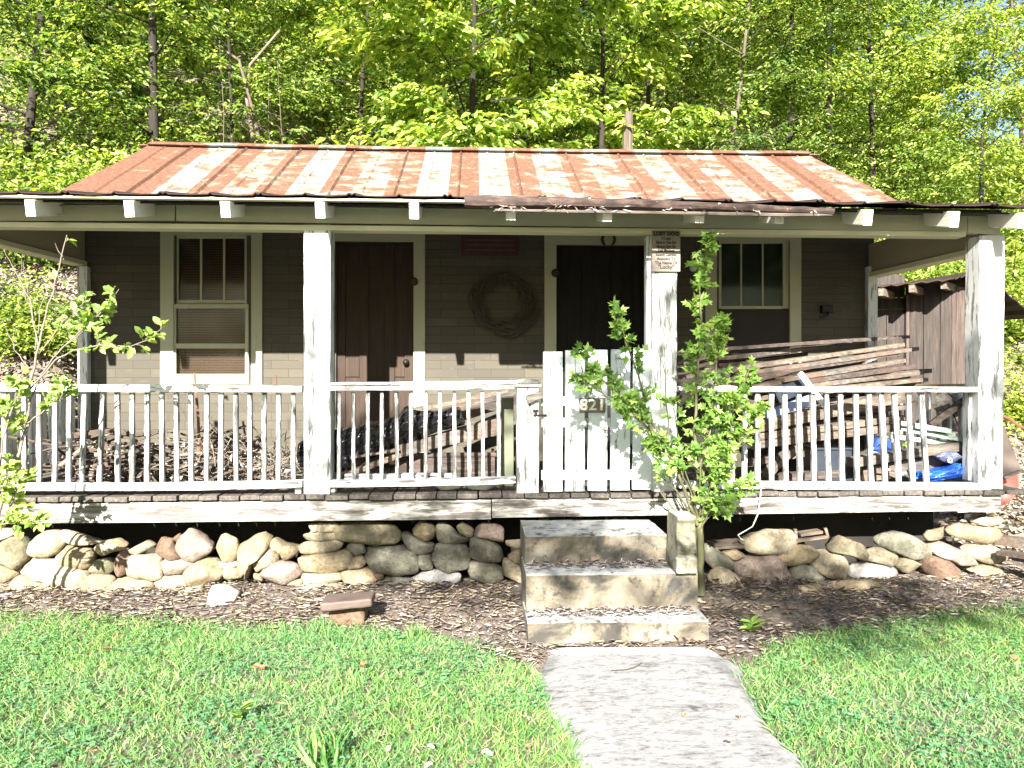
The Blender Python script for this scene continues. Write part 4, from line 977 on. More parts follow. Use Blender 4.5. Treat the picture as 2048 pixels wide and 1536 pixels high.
# ------------------------------------------------------------------ lumber and junk on the porch
def board(name, p0, y0, p1, y1, th, wd, mat, label, cat='board', grp=None, jit=.003, n=8):
    a = P(p0[0], p0[1], y0); b = P(p1[0], p1[1], y1); mb = MB(); mb.beam(a, b, wd, th, n=n, jit=jit); return single(mb, name, M[mat], label, cat, grp, bevel=.003)
G1 = 'loose boards heaped at the right end of the porch'
RB = [((1440, 698), (1810, 674), .028, 'brownwood', 'topmost long board of the right pile, dark end against the shed'),
 ((1446, 716), (1694, 688), .030, 'greywood', 'pale grey board just under the topmost board of the right pile'),
 ((1448, 731), (1606, 708), .034, 'brownwood', 'short brown board near the top left of the right pile'),
 ((1452, 740), (1800, 690), .030, 'tanwood', 'tan board crossing the upper part of the right pile'),
 ((1468, 750), (1829, 698), .032, 'greywood', 'long grey board with its end poking out past the corner post at the shed'),
 ((1500, 752), (1790, 708), .030, 'brownwood', 'brown board below the long poking grey board'),
 ((1560, 760), (1802, 722), .032, 'greywood', 'grey split board in the middle right of the pile'),
 ((1600, 764), (1822, 733), .034, 'brownwood', 'dark board ending beside the shed door above the rail'),
 ((1610, 772), (1836, 746), .034, 'greywood', 'pale weathered board a little above the right rail'),
 ((1640, 780), (1846, 759), .030, 'tanwood', 'lowest tan board showing above the right rail'),
 ((1360, 728), (1450, 700), .022, 'tanwood', 'short tan board end sticking out beside the right post, highest of three'),
 ((1358, 742), (1452, 716), .022, 'tanwood', 'short tan board end beside the right post, middle of three'),
 ((1358, 756), (1455, 735), .022, 'tanwood', 'short tan board end beside the right post, lowest of three'),
 ((1500, 776), (1660, 744), .030, 'brownwood', 'brown board behind the dark folded panel'),
 ((1470, 768), (1570, 745), .026, 'brownwood', 'short brown board left of the dark folded panel')]
for i, (a, b, th, mt, lb) in enumerate(RB):
    board('loose_board', a, 5.85 + .05 * (i % 3) - .015 * i + .15, b, 6.75 - .045 * i, th * 1.05, .10, mt, lb, 'board', G1)
for i in range(9):                      # the body of the heap below them
    t = i / 8
    board('loose_board', (1480 + 14 * i, 772 + 9 * i + (7 * i * i) % 11), 6.1 - .02 * i, (1850 - 4 * i - (i * 37) % 60, 742 + 10 * i + (5 * i * i) % 9), 6.45 - .03 * i, .035, .16, ['brownwood', 'greywood', 'tanwood'][i % 3],
          f'{["brown", "grey", "tan"][i % 3]} board buried in the right heap, {ordinal(i)} below the top boards', 'board', G1)
G2 = 'thick timbers in the right heap behind the balusters'
for a, b, y0, y1, th, mt, lb in (((1500, 855), (1812, 790), 5.62, 5.85, .085, 'tanwood', 'thick tan upper timber crossing behind the right balusters'),
 ((1500, 874), (1800, 836), 5.63, 5.85, .05, 'tanwood', 'second thick timber right beneath the upper tan timber'),
 ((1496, 890), (1780, 855), 5.62, 5.82, .055, 'greywood', 'grey timber under the two tan timbers'),
 ((1700, 925), (1937, 888), 5.60, 5.66, .065, 'greywood', 'wide grey plank low at the right end above the blue tarp'),
 ((1720, 950), (1937, 912), 5.70, 5.76, .11, 'greywood', 'broad grey plank standing on edge behind the blue tarp'),
 ((1500, 960), (1700, 944), 5.75, 5.85, .06, 'brownwood', 'brown timber on the deck under the dark bin'),
 ((1490, 925), (1600, 906), 5.75, 5.85, .05, 'brownwood', 'short brown timber low at the left of the right heap'),
 ((1530, 950), (1592, 888), 5.64, 5.7, .04, 'greywood', 'short grey stick leaning steeply behind the right balusters')):
    board('timber', a, y0, b, y1, th, .11, mt, lb, 'timber', G2)
board('brace', (1862, 850), 5.72, (1936, 795), 5.62, .05, .07, 'brownwood', 'dark slanting brace beside the right corner post', 'timber')
for i, (a, b) in enumerate((((1790, 845), (1900, 862)), ((1800, 856), (1936, 882)), ((1845, 852), (1936, 880)), ((1780, 872), (1905, 888)))):
    board('green_slat', a, 5.66 + .03 * i, b, 5.60 + .03 * i, .036, .05, 'greenwood', f'faded green painted slat above the blue tarp, {ordinal(i)} of four from the left', 'slat', 'green painted slats')
for i, (px, lean) in enumerate(((1876, -14), (1893, -16), (1912, -20))):
    a = P(px + 16, 862, 6.1); b = P(px + lean + 14, 812, 6.25); mb = MB(); mb.beam(a, b, .06, .02, up=(0, 1, 0), n=4, jit=.002)
    single(mb, 'short_paling', M['greywood'], f'short pale board leaning upright near the right corner, {ordinal(i)} of three from the left', 'board', 'short leaning boards')
# log with round end, bin, folded panel, white strip
mb = MB(); a = P(1880, 806, 5.75); b = P(1975, 797, 6.5); mb.tube([a, a.lerp(b, .5), b], [.065, .07, .06], 12); single(mb, 'log', M['greywood'], 'grey round log lying behind the right corner post', 'log')
mb = MB(); a = P(1632, 955, 5.78); b = P(1712, 896, 5.78); mb.box(a.x, b.x, 5.78, 6.1, ZD + .004, b.z); mb.box(a.x - .012, b.x + .012, 5.768, 6.112, b.z - .02, b.z + .004)
single(mb, 'bin', M['blackbin'], 'dark blue grey plastic bin on the deck behind the right balusters', 'bin', bevel=.012)
pts = [P(1545, 772, 5.9), P(1600, 744, 5.98), P(1630, 775, 5.86), P(1560, 806, 5.78)]
mb = MB(); mb.quad4([pts[3], pts[2], pts[1], pts[0]], .02); single(mb, 'folded_panel', M['blackbin'], 'dark sloping panel edge above the right rail', 'panel')
pts = [P(1532, 822, 5.66), P(1618, 790, 5.70), P(1618, 812, 5.66), P(1532, 840, 5.62)]
mb = MB(); mb.quad4([pts[3], pts[2], pts[1], pts[0]], .02); single(mb, 'metal_sheet', m_plain('blue_grey_sheet_metal', (.22, .27, .38), .4, .3), 'blue grey sheet metal strip behind the right balusters', 'metal sheet')
mb = MB(); mb.beam(P(1600, 746, 5.80), P(1650, 812, 5.62), .03, .035, n=5, jit=.001); single(mb, 'white_strip', M['white'], 'white strip slanting down across the right rail', 'strip', bevel=.003)
def draped(name, outline, Y, dep, mat, label, cat, amp=.03, nu=26, nv=12, seed=0):
    """crumpled sheet with body: a lumpy closed shell filling the outline (top edge, bottom edge in photo px)"""
    top, bot = outline; vs = []; x0 = top[0][0]; x1 = top[-1][0]
    for i in range(nu + 1):
        px = x0 + (x1 - x0) * i / nu; yt = np.interp(px, [p[0] for p in top], [p[1] for p in top]); yb = np.interp(px, [p[0] for p in bot], [p[1] for p in bot])
        for j in range(nv + 1):
            t = j / nv; q = P(px, yb + (yt - yb) * min(1, t * 1.25), Y); bul = math.sin(math.pi * min(1, t * 1.1)) * dep * .5
            y = Y - bul + (max(0, t - .8) / .2) * dep; n_ = mnoise.noise(Vector((px * .035 + seed, t * 4, 1))) + .6 * mnoise.noise(Vector((px * .09 + seed, t * 9, 5)))
            vs.append(Vector((q.x + n_ * amp * .25, y - n_ * amp, q.z + n_ * amp * .25)))
    fs = [(i * (nv + 1) + j, (i + 1) * (nv + 1) + j, (i + 1) * (nv + 1) + j + 1, i * (nv + 1) + j + 1) for i in range(nu) for j in range(nv)]
    o = single(MB().add(vs, fs), name, mat, label, cat); s_ = o.modifiers.new('t', 'SOLIDIFY'); s_.thickness = .004; return o
draped('blue_tarp', ([(1826, 942), (1850, 945), (1876, 940), (1895, 935), (1915, 927), (1938, 928), (1945, 938)], [(1826, 962), (1870, 962), (1900, 958), (1945, 957)]), 5.58, .10, M['bluetarp'], 'bright blue crumpled tarp on the deck beside the right corner post', 'tarp', .03, 30, 10, 3)
draped('blue_tarp', ([(1870, 912), (1888, 905), (1912, 902), (1922, 914)], [(1870, 915), (1885, 922), (1905, 928), (1922, 916)]), 5.56, .04, mk_blacksheet('dark_blue_tarp', (.06, .07, .12), .4), 'small dark tarp corner with a pale grommet above the blue tarp', 'tarp', .01, 14, 6, 9)
c = P(1900, 921, 5.52); single(MB().lathe(c, [(.008, .004), (.017, .006), (.02, 0)], 'y', 12), 'grommet', M['white'], 'pale round grommet on the dark tarp corner', 'grommet')
draped('blue_rag', ([(1745, 893), (1752, 880), (1768, 868), (1780, 880)], [(1745, 902), (1780, 908)]), 5.72, .05, mk_blacksheet('faded_blue_cloth', (.02, .06, .26), .6), 'small blue rag glimpsed between the right balusters', 'rag', .02, 10, 6, 5)
mb = MB(); mb.tube([P(px, py, 5.56) for px, py in ((1758, 938), (1780, 940), (1805, 948), (1825, 957))], .007, 6); single(mb, 'white_hose', M['white'], 'thin white hose curving on the deck left of the blue tarp', 'hose')
# middle bay
bs = draped('black_plastic_sheet', ([(600, 884), (640, 862), (682, 858), (730, 848), (798, 832), (810, 812), (824, 818), (860, 824), (902, 817), (922, 816), (928, 838)], [(600, 935), (660, 946), (700, 942), (764, 906), (800, 896), (826, 884), (880, 862), (928, 850)]), 5.72, .22, M['blacksheet'], 'shiny black plastic sheet slung over the boards in the middle bay', 'plastic sheet', .06, 60, 16, 1)
G3 = 'boards heaped in the middle bay of the porch'
for i, (a, b, y0, y1, th, wd, mt, lb) in enumerate((((820, 822), (1010, 782), 6.2, 6.5, .03, .14, 'tanwood', 'bright top board running up behind the gate post'),
 ((900, 818), (1030, 788), 6.1, 6.3, .035, .12, 'greywood', 'grey board just below the bright top board in the middle bay'),
 ((905, 838), (1026, 800), 5.9, 6.1, .06, .12, 'brownwood', 'thick brown board right of the black sheet'),
 ((800, 902), (1010, 842), 5.72, 5.92, .09, .12, 'greywood', 'thick squared timber slanting below the black sheet'),
 ((880, 884), (1024, 856), 5.8, 5.9, .06, .12, 'greywood', 'grey board beneath the squared timber'),
 ((700, 915), (800, 898), 5.62, 5.7, .018, .10, 'tanwood', 'thin pale lath below the left part of the black sheet'),
 ((690, 950), (800, 908), 5.66, 5.75, .04, .12, 'tanwood', 'tan split board low under the black sheet'),
 ((690, 954), (905, 953), 5.56, 5.56, .045, .06, 'rail', 'white painted strip lying on the deck in the middle bay'))):
    board('loose_board', a, y0, b, y1, th, wd, mt, lb, 'board', G3)
a = P(796, 950, 5.80); b = P(990, 905, 5.80); mb = MB(); mb.box(a.x, b.x, 5.80, 5.82, ZD + .003, b.z); mb.box(a.x, a.x + .02, 5.821, 6.15, ZD + .003, b.z); mb.box(b.x - .02, b.x, 5.821, 6.15, ZD + .003, b.z); mb.box(a.x - .01, b.x + .01, 5.785, 5.799, b.z - .03, b.z)
single(mb, 'wooden_box', M['brownwood'], 'low grey brown wooden box on the deck in the middle bay', 'box', bevel=.003)
mb = MB(); a = P(1004, 952, 5.70); b = P(1026, 795, 5.80); mb.box(a.x, b.x, 5.70, 5.86, ZD + .003, b.z); single(mb, 'dark_post', m_plain('dark_green_board', (.10, .11, .07), .7), 'dark green upright board just left of the gate post', 'board', bevel=.004)
for i, (px, wd, h, lb) in enumerate(((897, .09, .07, 'lumpy white foam piece behind the middle railing, left of two'), (960, .10, .065, 'lumpy white foam piece behind the middle railing, right of two'))):
    c = P(px, 950, 5.60); vs = []; fs = []
    mb = MB(); mb.lathe((c.x, 5.62, ZD + .003), [(.001, h * 1.0), (wd * .6, h * .95), (wd, h * .6), (wd * 1.05, h * .3), (wd * .9, 0)], 'z', 16)
    for v in mb.v: v += Vector((.02 * mnoise.noise(v * 14), .02 * mnoise.noise(v * 12), .008 * mnoise.noise(v * 20)))
    single(mb, 'foam_piece', M['foam'], lb, 'foam', 'foam pieces', smooth=True)
# left bay: brushwood, basket, rods
def sticks(name, n, box, rr, mat, label, lmin=.2, lmax=.7, up=.16):
    mb = MB(); (px0, py0, px1, py1, y0, y1) = box
    for i in range(n):
        px = random.uniform(px0, px1); py = py1 - (py1 - py0) * random.random() ** 1.6; y = random.uniform(y0, y1); c = P(px, py, y); c.z = max(c.z, ZD + .01)
        d = Vector((random.gauss(0, 1), random.gauss(0, .3), random.gauss(0, up))).normalized() * random.uniform(lmin, lmax) * .5; k = Vector((random.uniform(-.05, .05), random.uniform(-.05, .05), random.uniform(-.03, .05)))
        a = c - d; b = c + d; a.z = max(a.z, ZD + .008); b.z = max(b.z, ZD + .008); a.y = min(max(a.y, 5.55), 6.8); b.y = min(max(b.y, 5.55), 6.8)
        mb.tube([a, c + k, b], [rr * random.uniform(.5, 1.4), rr, rr * .4], 5, False)
    o = single(mb, name, M[mat], label, 'brushwood'); o['kind'] = 'stuff'; return o
sticks('brushwood', 75, (110, 868, 470, 955, 5.65, 6.4), .009, 'twig', 'heap of dry brown brushwood on the deck in the left bay')
sticks('brushwood_twigs', 230, (330, 868, 600, 958, 5.6, 6.3), .004, 'paletwig', 'tangle of thin pale twigs on the deck left of the first post', .10, .34, .5)
C_ = []
for i in range(420):
    px = random.uniform(120, 600); py = 955 - 75 * random.random() ** 2; y = random.uniform(5.6, 6.6); c = P(px, py, y); c.z = max(c.z, ZD + .02); C_.append(c)
C_ = np.array(C_); base = np.array([C_[:, 0].mean(), 6.1, ZD])
o = link('dead_leaves', leaf_mesh('dead_leaves', C_ - base, rng.normal(size=C_.shape), rng.normal(size=C_.shape), rng.uniform(.03, .07, len(C_)), .03), M['litter'], None, tuple(base)); tag(o, 'dead brown leaves caught in the brushwood on the porch', 'dead leaves', kind='stuff')
G4 = 'thick branches in the left brush heap'
for i, (a, b, r, mt, lb) in enumerate((((110, 940), (240, 850), .018, 'paletwig', 'pale thick branch slanting up at the left of the brush heap'),
 ((190, 910), (420, 905), .02, 'paletwig', 'long level pale branch across the brush heap'), ((230, 955), (350, 920), .018, 'twig', 'brown branch low in the brush heap'),
 ((300, 950), (430, 925), .022, 'paletwig', 'pale branch low and right in the brush heap'), ((150, 872), (330, 862), .028, 'twig', 'dark branch along the top of the brush heap'),
 ((270, 880), (330, 960), .016, 'twig', 'dark forked branch leaning down in the brush heap'))):
    pa, pb = P(a[0], a[1], 5.75 + .05 * i), P(b[0], b[1], 5.8 + .05 * i); mb = MB(); mb.tube([pa, pa.lerp(pb, .35) + Vector((0, .02, .02)), pa.lerp(pb, .7) - Vector((0, .01, .015)), pb], [r, r * .95, r * .8, r * .5], 7); single(mb, 'branch', M[mt], lb, 'branch', G4)
# slatted crate in the heap
c = P(210, 912, 5.95); mb = MB()
for k in range(5): mb.box(c.x - .22, c.x + .22, 5.95, 5.962, ZD + .01 + k * .062, ZD + .045 + k * .062)
for sx_ in (-.22, -.01, .20): mb.box(c.x + sx_, c.x + sx_ + .025, 5.963, 5.98, ZD + .004, ZD + .31)
for k in range(5): mb.box(c.x - .22, c.x - .208, 5.981, 6.28, ZD + .01 + k * .062, ZD + .045 + k * .062); mb.box(c.x + .213, c.x + .225, 5.981, 6.28, ZD + .01 + k * .062, ZD + .045 + k * .062)
single(mb, 'slatted_crate', M['brownwood'], 'brown slatted crate half buried in the left brush heap', 'crate')
mb = MB(); mb.tube([P(389, 746, 6.1), P(396, 830, 6.05), P(402, 958, 6.0)], [.010, .012, .014], 6); single(mb, 'rusty_rod', M['rustrod'], 'tall rusty iron rod standing in the left brush heap below the window', 'rod')
mb = MB(); mb.tube([P(552, 750, 6.2), P(554, 840, 6.2), P(553, 950, 6.15)], .007, 5); single(mb, 'thin_rod', M['rustrod'], 'short thin rod standing left of the first post', 'rod')
# cord, ball, scraps under the porch
mb = MB(); mb.tube([P(px, py, y) for px, py, y in ((1524, 962, 5.37), (1520, 1000, 5.355), (1515, 1030, 5.355), (1505, 1053, 5.36), (1490, 1062, 5.36), (1476, 1070, 5.36), (1482, 1078, 5.37), (1492, 1082, 5.4))], .0045, 6); single(mb, 'cord', M['foam'], 'loose white cord hanging over the deck skirt right of the steps', 'cord', smooth=True)
c = P(1570, 978, 5.40); single(MB().lathe((c.x, 5.40, ZD + .001), [(.001, .0), (.014, .003), (.021, .012), (.023, .022), (.020, .034), (.012, .042), (.001, .044)], 'z', 14), 'white_ball', M['white'], 'little white ball on the deck edge under the right railing', 'ball', smooth=True)
mb = MB(); mb.beam(P(1592, 1080, 5.50), P(1590, 1058, 5.5), .025, .02, n=2); mb.beam(P(1592, 1082, 5.52), P(1655, 1073, 5.52), .03, .018, n=3); mb.beam(P(1596, 1068, 5.60), P(1640, 1062, 5.60), .10, .02, n=3); mb.beam(P(1655, 1073, 5.52), P(1650, 1056, 5.52), .02, .02, n=2)
single(mb, 'broken_crate', M['tanwood'], 'scrap of broken tan crate lying on the stones right of the steps', 'crate scrap')
board('plank_under_porch', (1420, 1090), 5.62, (1484, 1086), 5.62, .02, .25, 'tanwood', 'pale plank end lying on the stones beside the shrub trunk', 'plank')
# things past the right corner
RY = 6.2
mb = MB(); c = P(1990, 965, RY); mb.lathe((c.x, RY, c.z), [(.001, -.06), (.10, -.055), (.17, -.03), (.198, .0), (.205, .006), (.205, -.004), (.17, -.045), (.10, -.07), (.001, -.075)], 'y', 40)
pan = single(mb, 'red_pan', M['redmetal'], 'faded red round metal pan propped on edge past the right corner post', 'metal pan', smooth=True)
mb = MB(); q = [P(1985, 962, RY - .12), P(2044, 940, RY - .12), P(2008, 852, RY - .02), P(1975, 862, RY - .02)]; mb.quad4(q, .02); mb2 = single(mb, 'leaning_board', M['darkpanel'], 'dark brown board leaning over the red pan past the right corner post', 'board', bevel=.003)
mb = MB(); mb.beam(P(2006, 956, RY - .16), P(2040, 942, RY - .16), .04, .02, n=3); single(mb, 'short_bar', M['greywood'], 'short grey bar lying across the red pan rim', 'bar')
for (a, b, th, lb) in (((1995, 1076), (2110, 1094), .07, 'grey squared sleeper on the slope past the right end of the porch, upper one'), ((2000, 1094), (2120, 1118), .03, 'thin grey board below the sleeper past the right end of the porch')):
    pa = G(a[0], a[1], .30); pb = G(b[0], b[1], .30); mb = MB(); mb.beam(Vector((pa.x, pa.y, .25 + th / 2)), Vector((pb.x, pb.y, .27 + th / 2)), .10, th, n=5, jit=.004); single(mb, 'sleeper' if th > .05 else 'ground_board', M['greywood'], lb, 'timber')
mb = MB(); mb.tube([P(2006, 832, 7.3), P(2020, 838, 7.25), P(2035, 850, 7.2), P(2060, 862, 7.1)], [.014, .016, .014, .012], 6); single(mb, 'root', M['rustrod'], 'reddish dead root curling on the bank past the right corner post', 'root')

# ------------------------------------------------------------------ shed
SHY = 9.6
cn = P(1902, 700, SHY); shed = thing('shed', (cn.x + .3, SHY + .8, gh(cn.x, SHY)), 'dark weathered board shed with a low tin roof right of the cottage', 'shed')
dl = Vector((-1, .30, 0)).normalized(); dr = Vector((1, .42, 0)).normalized()
C0 = Vector((cn.x, SHY, 0)); zt0 = P(1902, 588, SHY).z
lL = (P(1763, 700, SHY).x - cn.x) / dl.x; lR = 1.02
def plankwall(mb, o, d, L, z0, z1f, w0=.17, t=.025):
    nn_ = Vector((d.y, -d.x, 0)); nn_ = nn_ if nn_.y < 0 else -nn_; s = 0; i = 0
    while s < L - .02:
        ww = min(w0 * random.uniform(.7, 1.25), L - s); a = o + d * (s + .004); b = o + d * (s + ww - .004); k = nn_ * (random.uniform(0, .012)); kk = nn_ * -t
        z1 = z1f(s + ww / 2); z0_ = z0 + random.uniform(-.02, .02)
        mb.hexa([Vector((a.x, a.y, z0_)) + k, Vector((b.x, b.y, z0_)) + k, Vector((b.x, b.y, z1)) + k, Vector((a.x, a.y, z1)) + k, Vector((a.x, a.y, z0_)) + kk, Vector((b.x, b.y, z0_)) + kk, Vector((b.x, b.y, z1)) + kk, Vector((a.x, a.y, z1)) + kk]); s += ww
gz = .0
mb = MB(); plankwall(mb, C0, dl, lL * .56, gz, lambda s: zt0 + .13); plankwall(mb, C0 + dl * lL * .56, dl, lL * .44, gz, lambda s: P(1800, 625, SHY).z, .2); mb.build('left_wall', M['shedshade'], shed)
mb = MB(); a = C0 + dl * (lL * .56); b = C0 + dl * (lL * .95)
for k in range(4): z = P(1800, 640, SHY).z + .01 + k * .15; q0 = a; q1 = b; mb.hexa([Vector((q1.x, q1.y + .02, z)), Vector((q0.x, q0.y + .02, z)), Vector((q0.x, q0.y + .02, z + .145)), Vector((q1.x, q1.y + .02, z + .145)), Vector((q1.x, q1.y + .06, z)), Vector((q0.x, q0.y + .06, z)), Vector((q0.x, q0.y + .06, z + .145)), Vector((q1.x, q1.y + .06, z + .145))])
mb.build('gable_boards', M['shedshade'], shed)
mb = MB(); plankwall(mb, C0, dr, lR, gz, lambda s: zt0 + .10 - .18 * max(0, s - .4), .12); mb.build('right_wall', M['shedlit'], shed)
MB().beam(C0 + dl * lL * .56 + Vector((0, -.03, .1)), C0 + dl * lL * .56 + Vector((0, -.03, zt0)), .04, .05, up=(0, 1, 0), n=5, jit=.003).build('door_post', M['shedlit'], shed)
# roof: ridge behind the corner post, low eave to the left, falling eave to the right
e0 = P(1744, 573, SHY - .35); e1 = P(1905, 557, SHY - .55); rg = P(1962, 541, SHY - .2); er = P(2075, 636, SHY + .2)
def roofsheet(q, t=.02):
    vs = []; nu, nv = 16, 5
    for i in range(nu + 1):
        for j in range(nv + 1):
            p = q[0].lerp(q[1], i / nu).lerp(q[3].lerp(q[2], i / nu), j / nv); vs.append(p + Vector((0, .01 * random.uniform(-1, 1) if j == 0 else 0, .012 * math.sin(i * 2.1))))
    return MB().add(vs, [(i * (nv + 1) + j, (i + 1) * (nv + 1) + j, (i + 1) * (nv + 1) + j + 1, i * (nv + 1) + j + 1) for i in range(nu) for j in range(nv)])
bk = Vector((.3, 2.2, .12))
for q in ([e0, e1, e1 + bk, e0 + bk], [e1, rg, rg + bk, e1 + bk], [rg, er, er + Vector((.3, 2.2, .1)), rg + bk]):
    o = roofsheet(q).build('roof', M['rustedge'], shed); s_ = o.modifiers.new('t', 'SOLIDIFY'); s_.thickness = .015
for px, py in ((1762, 584), (1823, 577), (1887, 570)):
    a = P(px, py, SHY - .45); b = P(px + 22, py + 8, SHY + .2); mb = MB(); mb.beam(a, b, .06, .09, n=2); mb.build('rafter', M['tanwood'], shed)

# ------------------------------------------------------------------ shrubs with traced stems
def to_px(v):
    q = RM.transposed() @ (Vector(v) - EYE); return 1024 - FPX * q.x / q.z, 768 + FPX * q.y / q.z
def shrub(name, base, label, stems, mleaf, mtwig, size, shape, per, spread, rs):
    root = thing(name, base, label, 'shrub'); mb = MB(); C_ = []; D_ = []; off = Vector(base)
    for pts, ya, yb, r0, r1, leaf0, dens in stems:
        n_ = len(pts); w3 = [P(p[0], p[1], ya + (yb - ya) * i / (n_ - 1)) for i, p in enumerate(pts)]
        fine = []
        for i in range(n_ - 1):
            for k in range(4): t = k / 4; fine.append(w3[i].lerp(w3[i + 1], t) + Vector((rs.uniform(-.006, .006), rs.uniform(-.006, .006), 0)))
        fine.append(w3[-1]); m_ = len(fine); mb.tube(fine, [r0 + (r1 - r0) * i / (m_ - 1) for i in range(m_)], 6, False)
        if dens <= 0: continue
        L_ = sum((fine[i + 1] - fine[i]).length for i in range(m_ - 1)); nt_ = int(per * L_ * (1 - leaf0) * dens)
        for _ in range(nt_):
            u = leaf0 + (1 - leaf0) * rs.random(); f = u * (m_ - 1); i = min(int(f), m_ - 2); p = fine[i].lerp(fine[i + 1], f - i); ax = (fine[i + 1] - fine[i]).normalized()
            tl = spread * (1.15 - u * .75) * rs.uniform(.35, 1.2); d = Vector((rs.gauss(0, 1), rs.gauss(0, .8), rs.gauss(.25, .5))); d = (d - ax * d.dot(ax) * .5 + ax * .5).normalized()
            q = p + d * tl; mb.tube([p, p.lerp(q, .5) + Vector((0, 0, .1 * tl)), q], [.0022, .0018, .001], 4, False)
            for j in range(rs.randint(4, 7)):
                t = .25 + .8 * rs.random(); c = p.lerp(q, min(t, 1.0)); 
                u_, v_ = to_px(c)
                if 1140 < u_ < 1226 and 780 < v_ < 842: continue
                C_.append(c - off); dd = d + Vector((rs.gauss(0, .8), rs.gauss(0, .8), rs.gauss(-.1, .6))); D_.append(dd)
    mb.build('stems', M[mtwig], root, smooth=True)
    C_ = np.array(C_); D_ = np.array(D_); N_ = rng.normal(size=C_.shape) * .6 + np.array([0, -.6, .8]); s_ = rng.uniform(.6, 1.15, len(C_)) * size
    link('leaves', leaf_mesh('leaves', C_, D_, N_, s_, s_ * (.62 if shape == 'oval' else .85), shape), M[mleaf], root); return root
rs = random.Random(5)
b0 = P(1402, 1180, 5.12); b0.z = gh(b0.x, b0.y)
S = [([(1402, 1190), (1400, 1120), (1401, 1060), (1404, 1000)], 5.12, 5.05, .030, .018, 0, 0),
 ([(1398, 1190), (1396, 1100), (1392, 1030)], 5.12, 5.08, .016, .012, 0, 0),
 ([(1404, 1010), (1396, 940), (1388, 850), (1396, 750), (1402, 640), (1400, 560), (1412, 500), (1426, 462)], 5.05, 4.95, .013, .002, .18, 1.0),
 ([(1403, 1000), (1410, 900), (1425, 800), (1432, 720), (1442, 670), (1440, 640)], 5.05, 5.1, .010, .002, .15, 1.5),
 ([(1396, 1050), (1360, 960), (1330, 880), (1292, 830), (1282, 765), (1256, 700), (1240, 640), (1230, 605)], 5.05, 4.85, .012, .002, .42, .85),
 ([(1345, 910), (1290, 840), (1230, 780), (1190, 745), (1152, 700)], 4.98, 4.85, .008, .002, .30, 1.1),
 ([(1340, 900), (1290, 850), (1240, 815), (1190, 775), (1155, 758)], 4.98, 4.82, .007, .002, .35, 1.0),
 ([(1345, 920), (1300, 870), (1262, 820), (1245, 800)], 4.95, 4.85, .007, .002, .1, 1.6),
 ([(1405, 1000), (1440, 920), (1462, 850), (1482, 790), (1500, 735)], 5.05, 4.95, .009, .002, .2, 1.3),
 ([(1405, 1020), (1450, 950), (1480, 890), (1500, 840), (1526, 812)], 5.05, 4.92, .008, .002, .15, 1.3),
 ([(1405, 1050), (1440, 1010), (1470, 985), (1500, 960)], 5.05, 4.92, .007, .002, .1, 1.5),
 ([(1400, 1060), (1422, 1020), (1440, 1010), (1455, 1025)], 5.05, 4.9, .006, .002, .1, 1.5),
 ([(1398, 1040), (1380, 980), (1355, 930), (1320, 900), (1290, 890)], 5.05, 4.9, .007, .002, .35, 1.1),
 ([(1400, 1000), (1400, 930), (1420, 860), (1450, 810), (1470, 790)], 5.0, 4.85, .007, .002, .2, 1.5),
 ([(1402, 1030), (1425, 960), (1440, 930), (1455, 900)], 5.0, 4.82, .006, .002, .0, 1.6),
 ([(1392, 1000), (1370, 940), (1352, 850), (1345, 800)], 5.0, 4.95, .006, .002, .3, .6),
 ([(1390, 1040), (1352, 980), (1330, 960), (1318, 950)], 5.0, 4.9, .008, .003, .7, .7),
 ([(1360, 1030), (1340, 1010), (1322, 985), (1310, 962)], 4.9, 4.9, .006, .003, 1, 0),
 ([(1345, 960), (1332, 800), (1330, 680), (1331, 590)], 5.0, 5.15, .004, .0015, 1, 0), ([(1333, 760), (1318, 700), (1308, 640)], 5.0, 5.15, .003, .001, 1, 0), ([(1331, 700), (1345, 640), (1350, 600)], 5.05, 5.15, .003, .001, 1, 0),
 ([(1405, 760), (1450, 690), (1462, 655)], 5.0, 4.95, .003, .001, 1, 0)]
shrub('leafy_shrub', (b0.x, b0.y, b0.z), 'tall leafy green shrub growing beside the right end of the steps', S, 'leafshrub', 'mossbark', .058, 'lobed', 52, .13, rs)
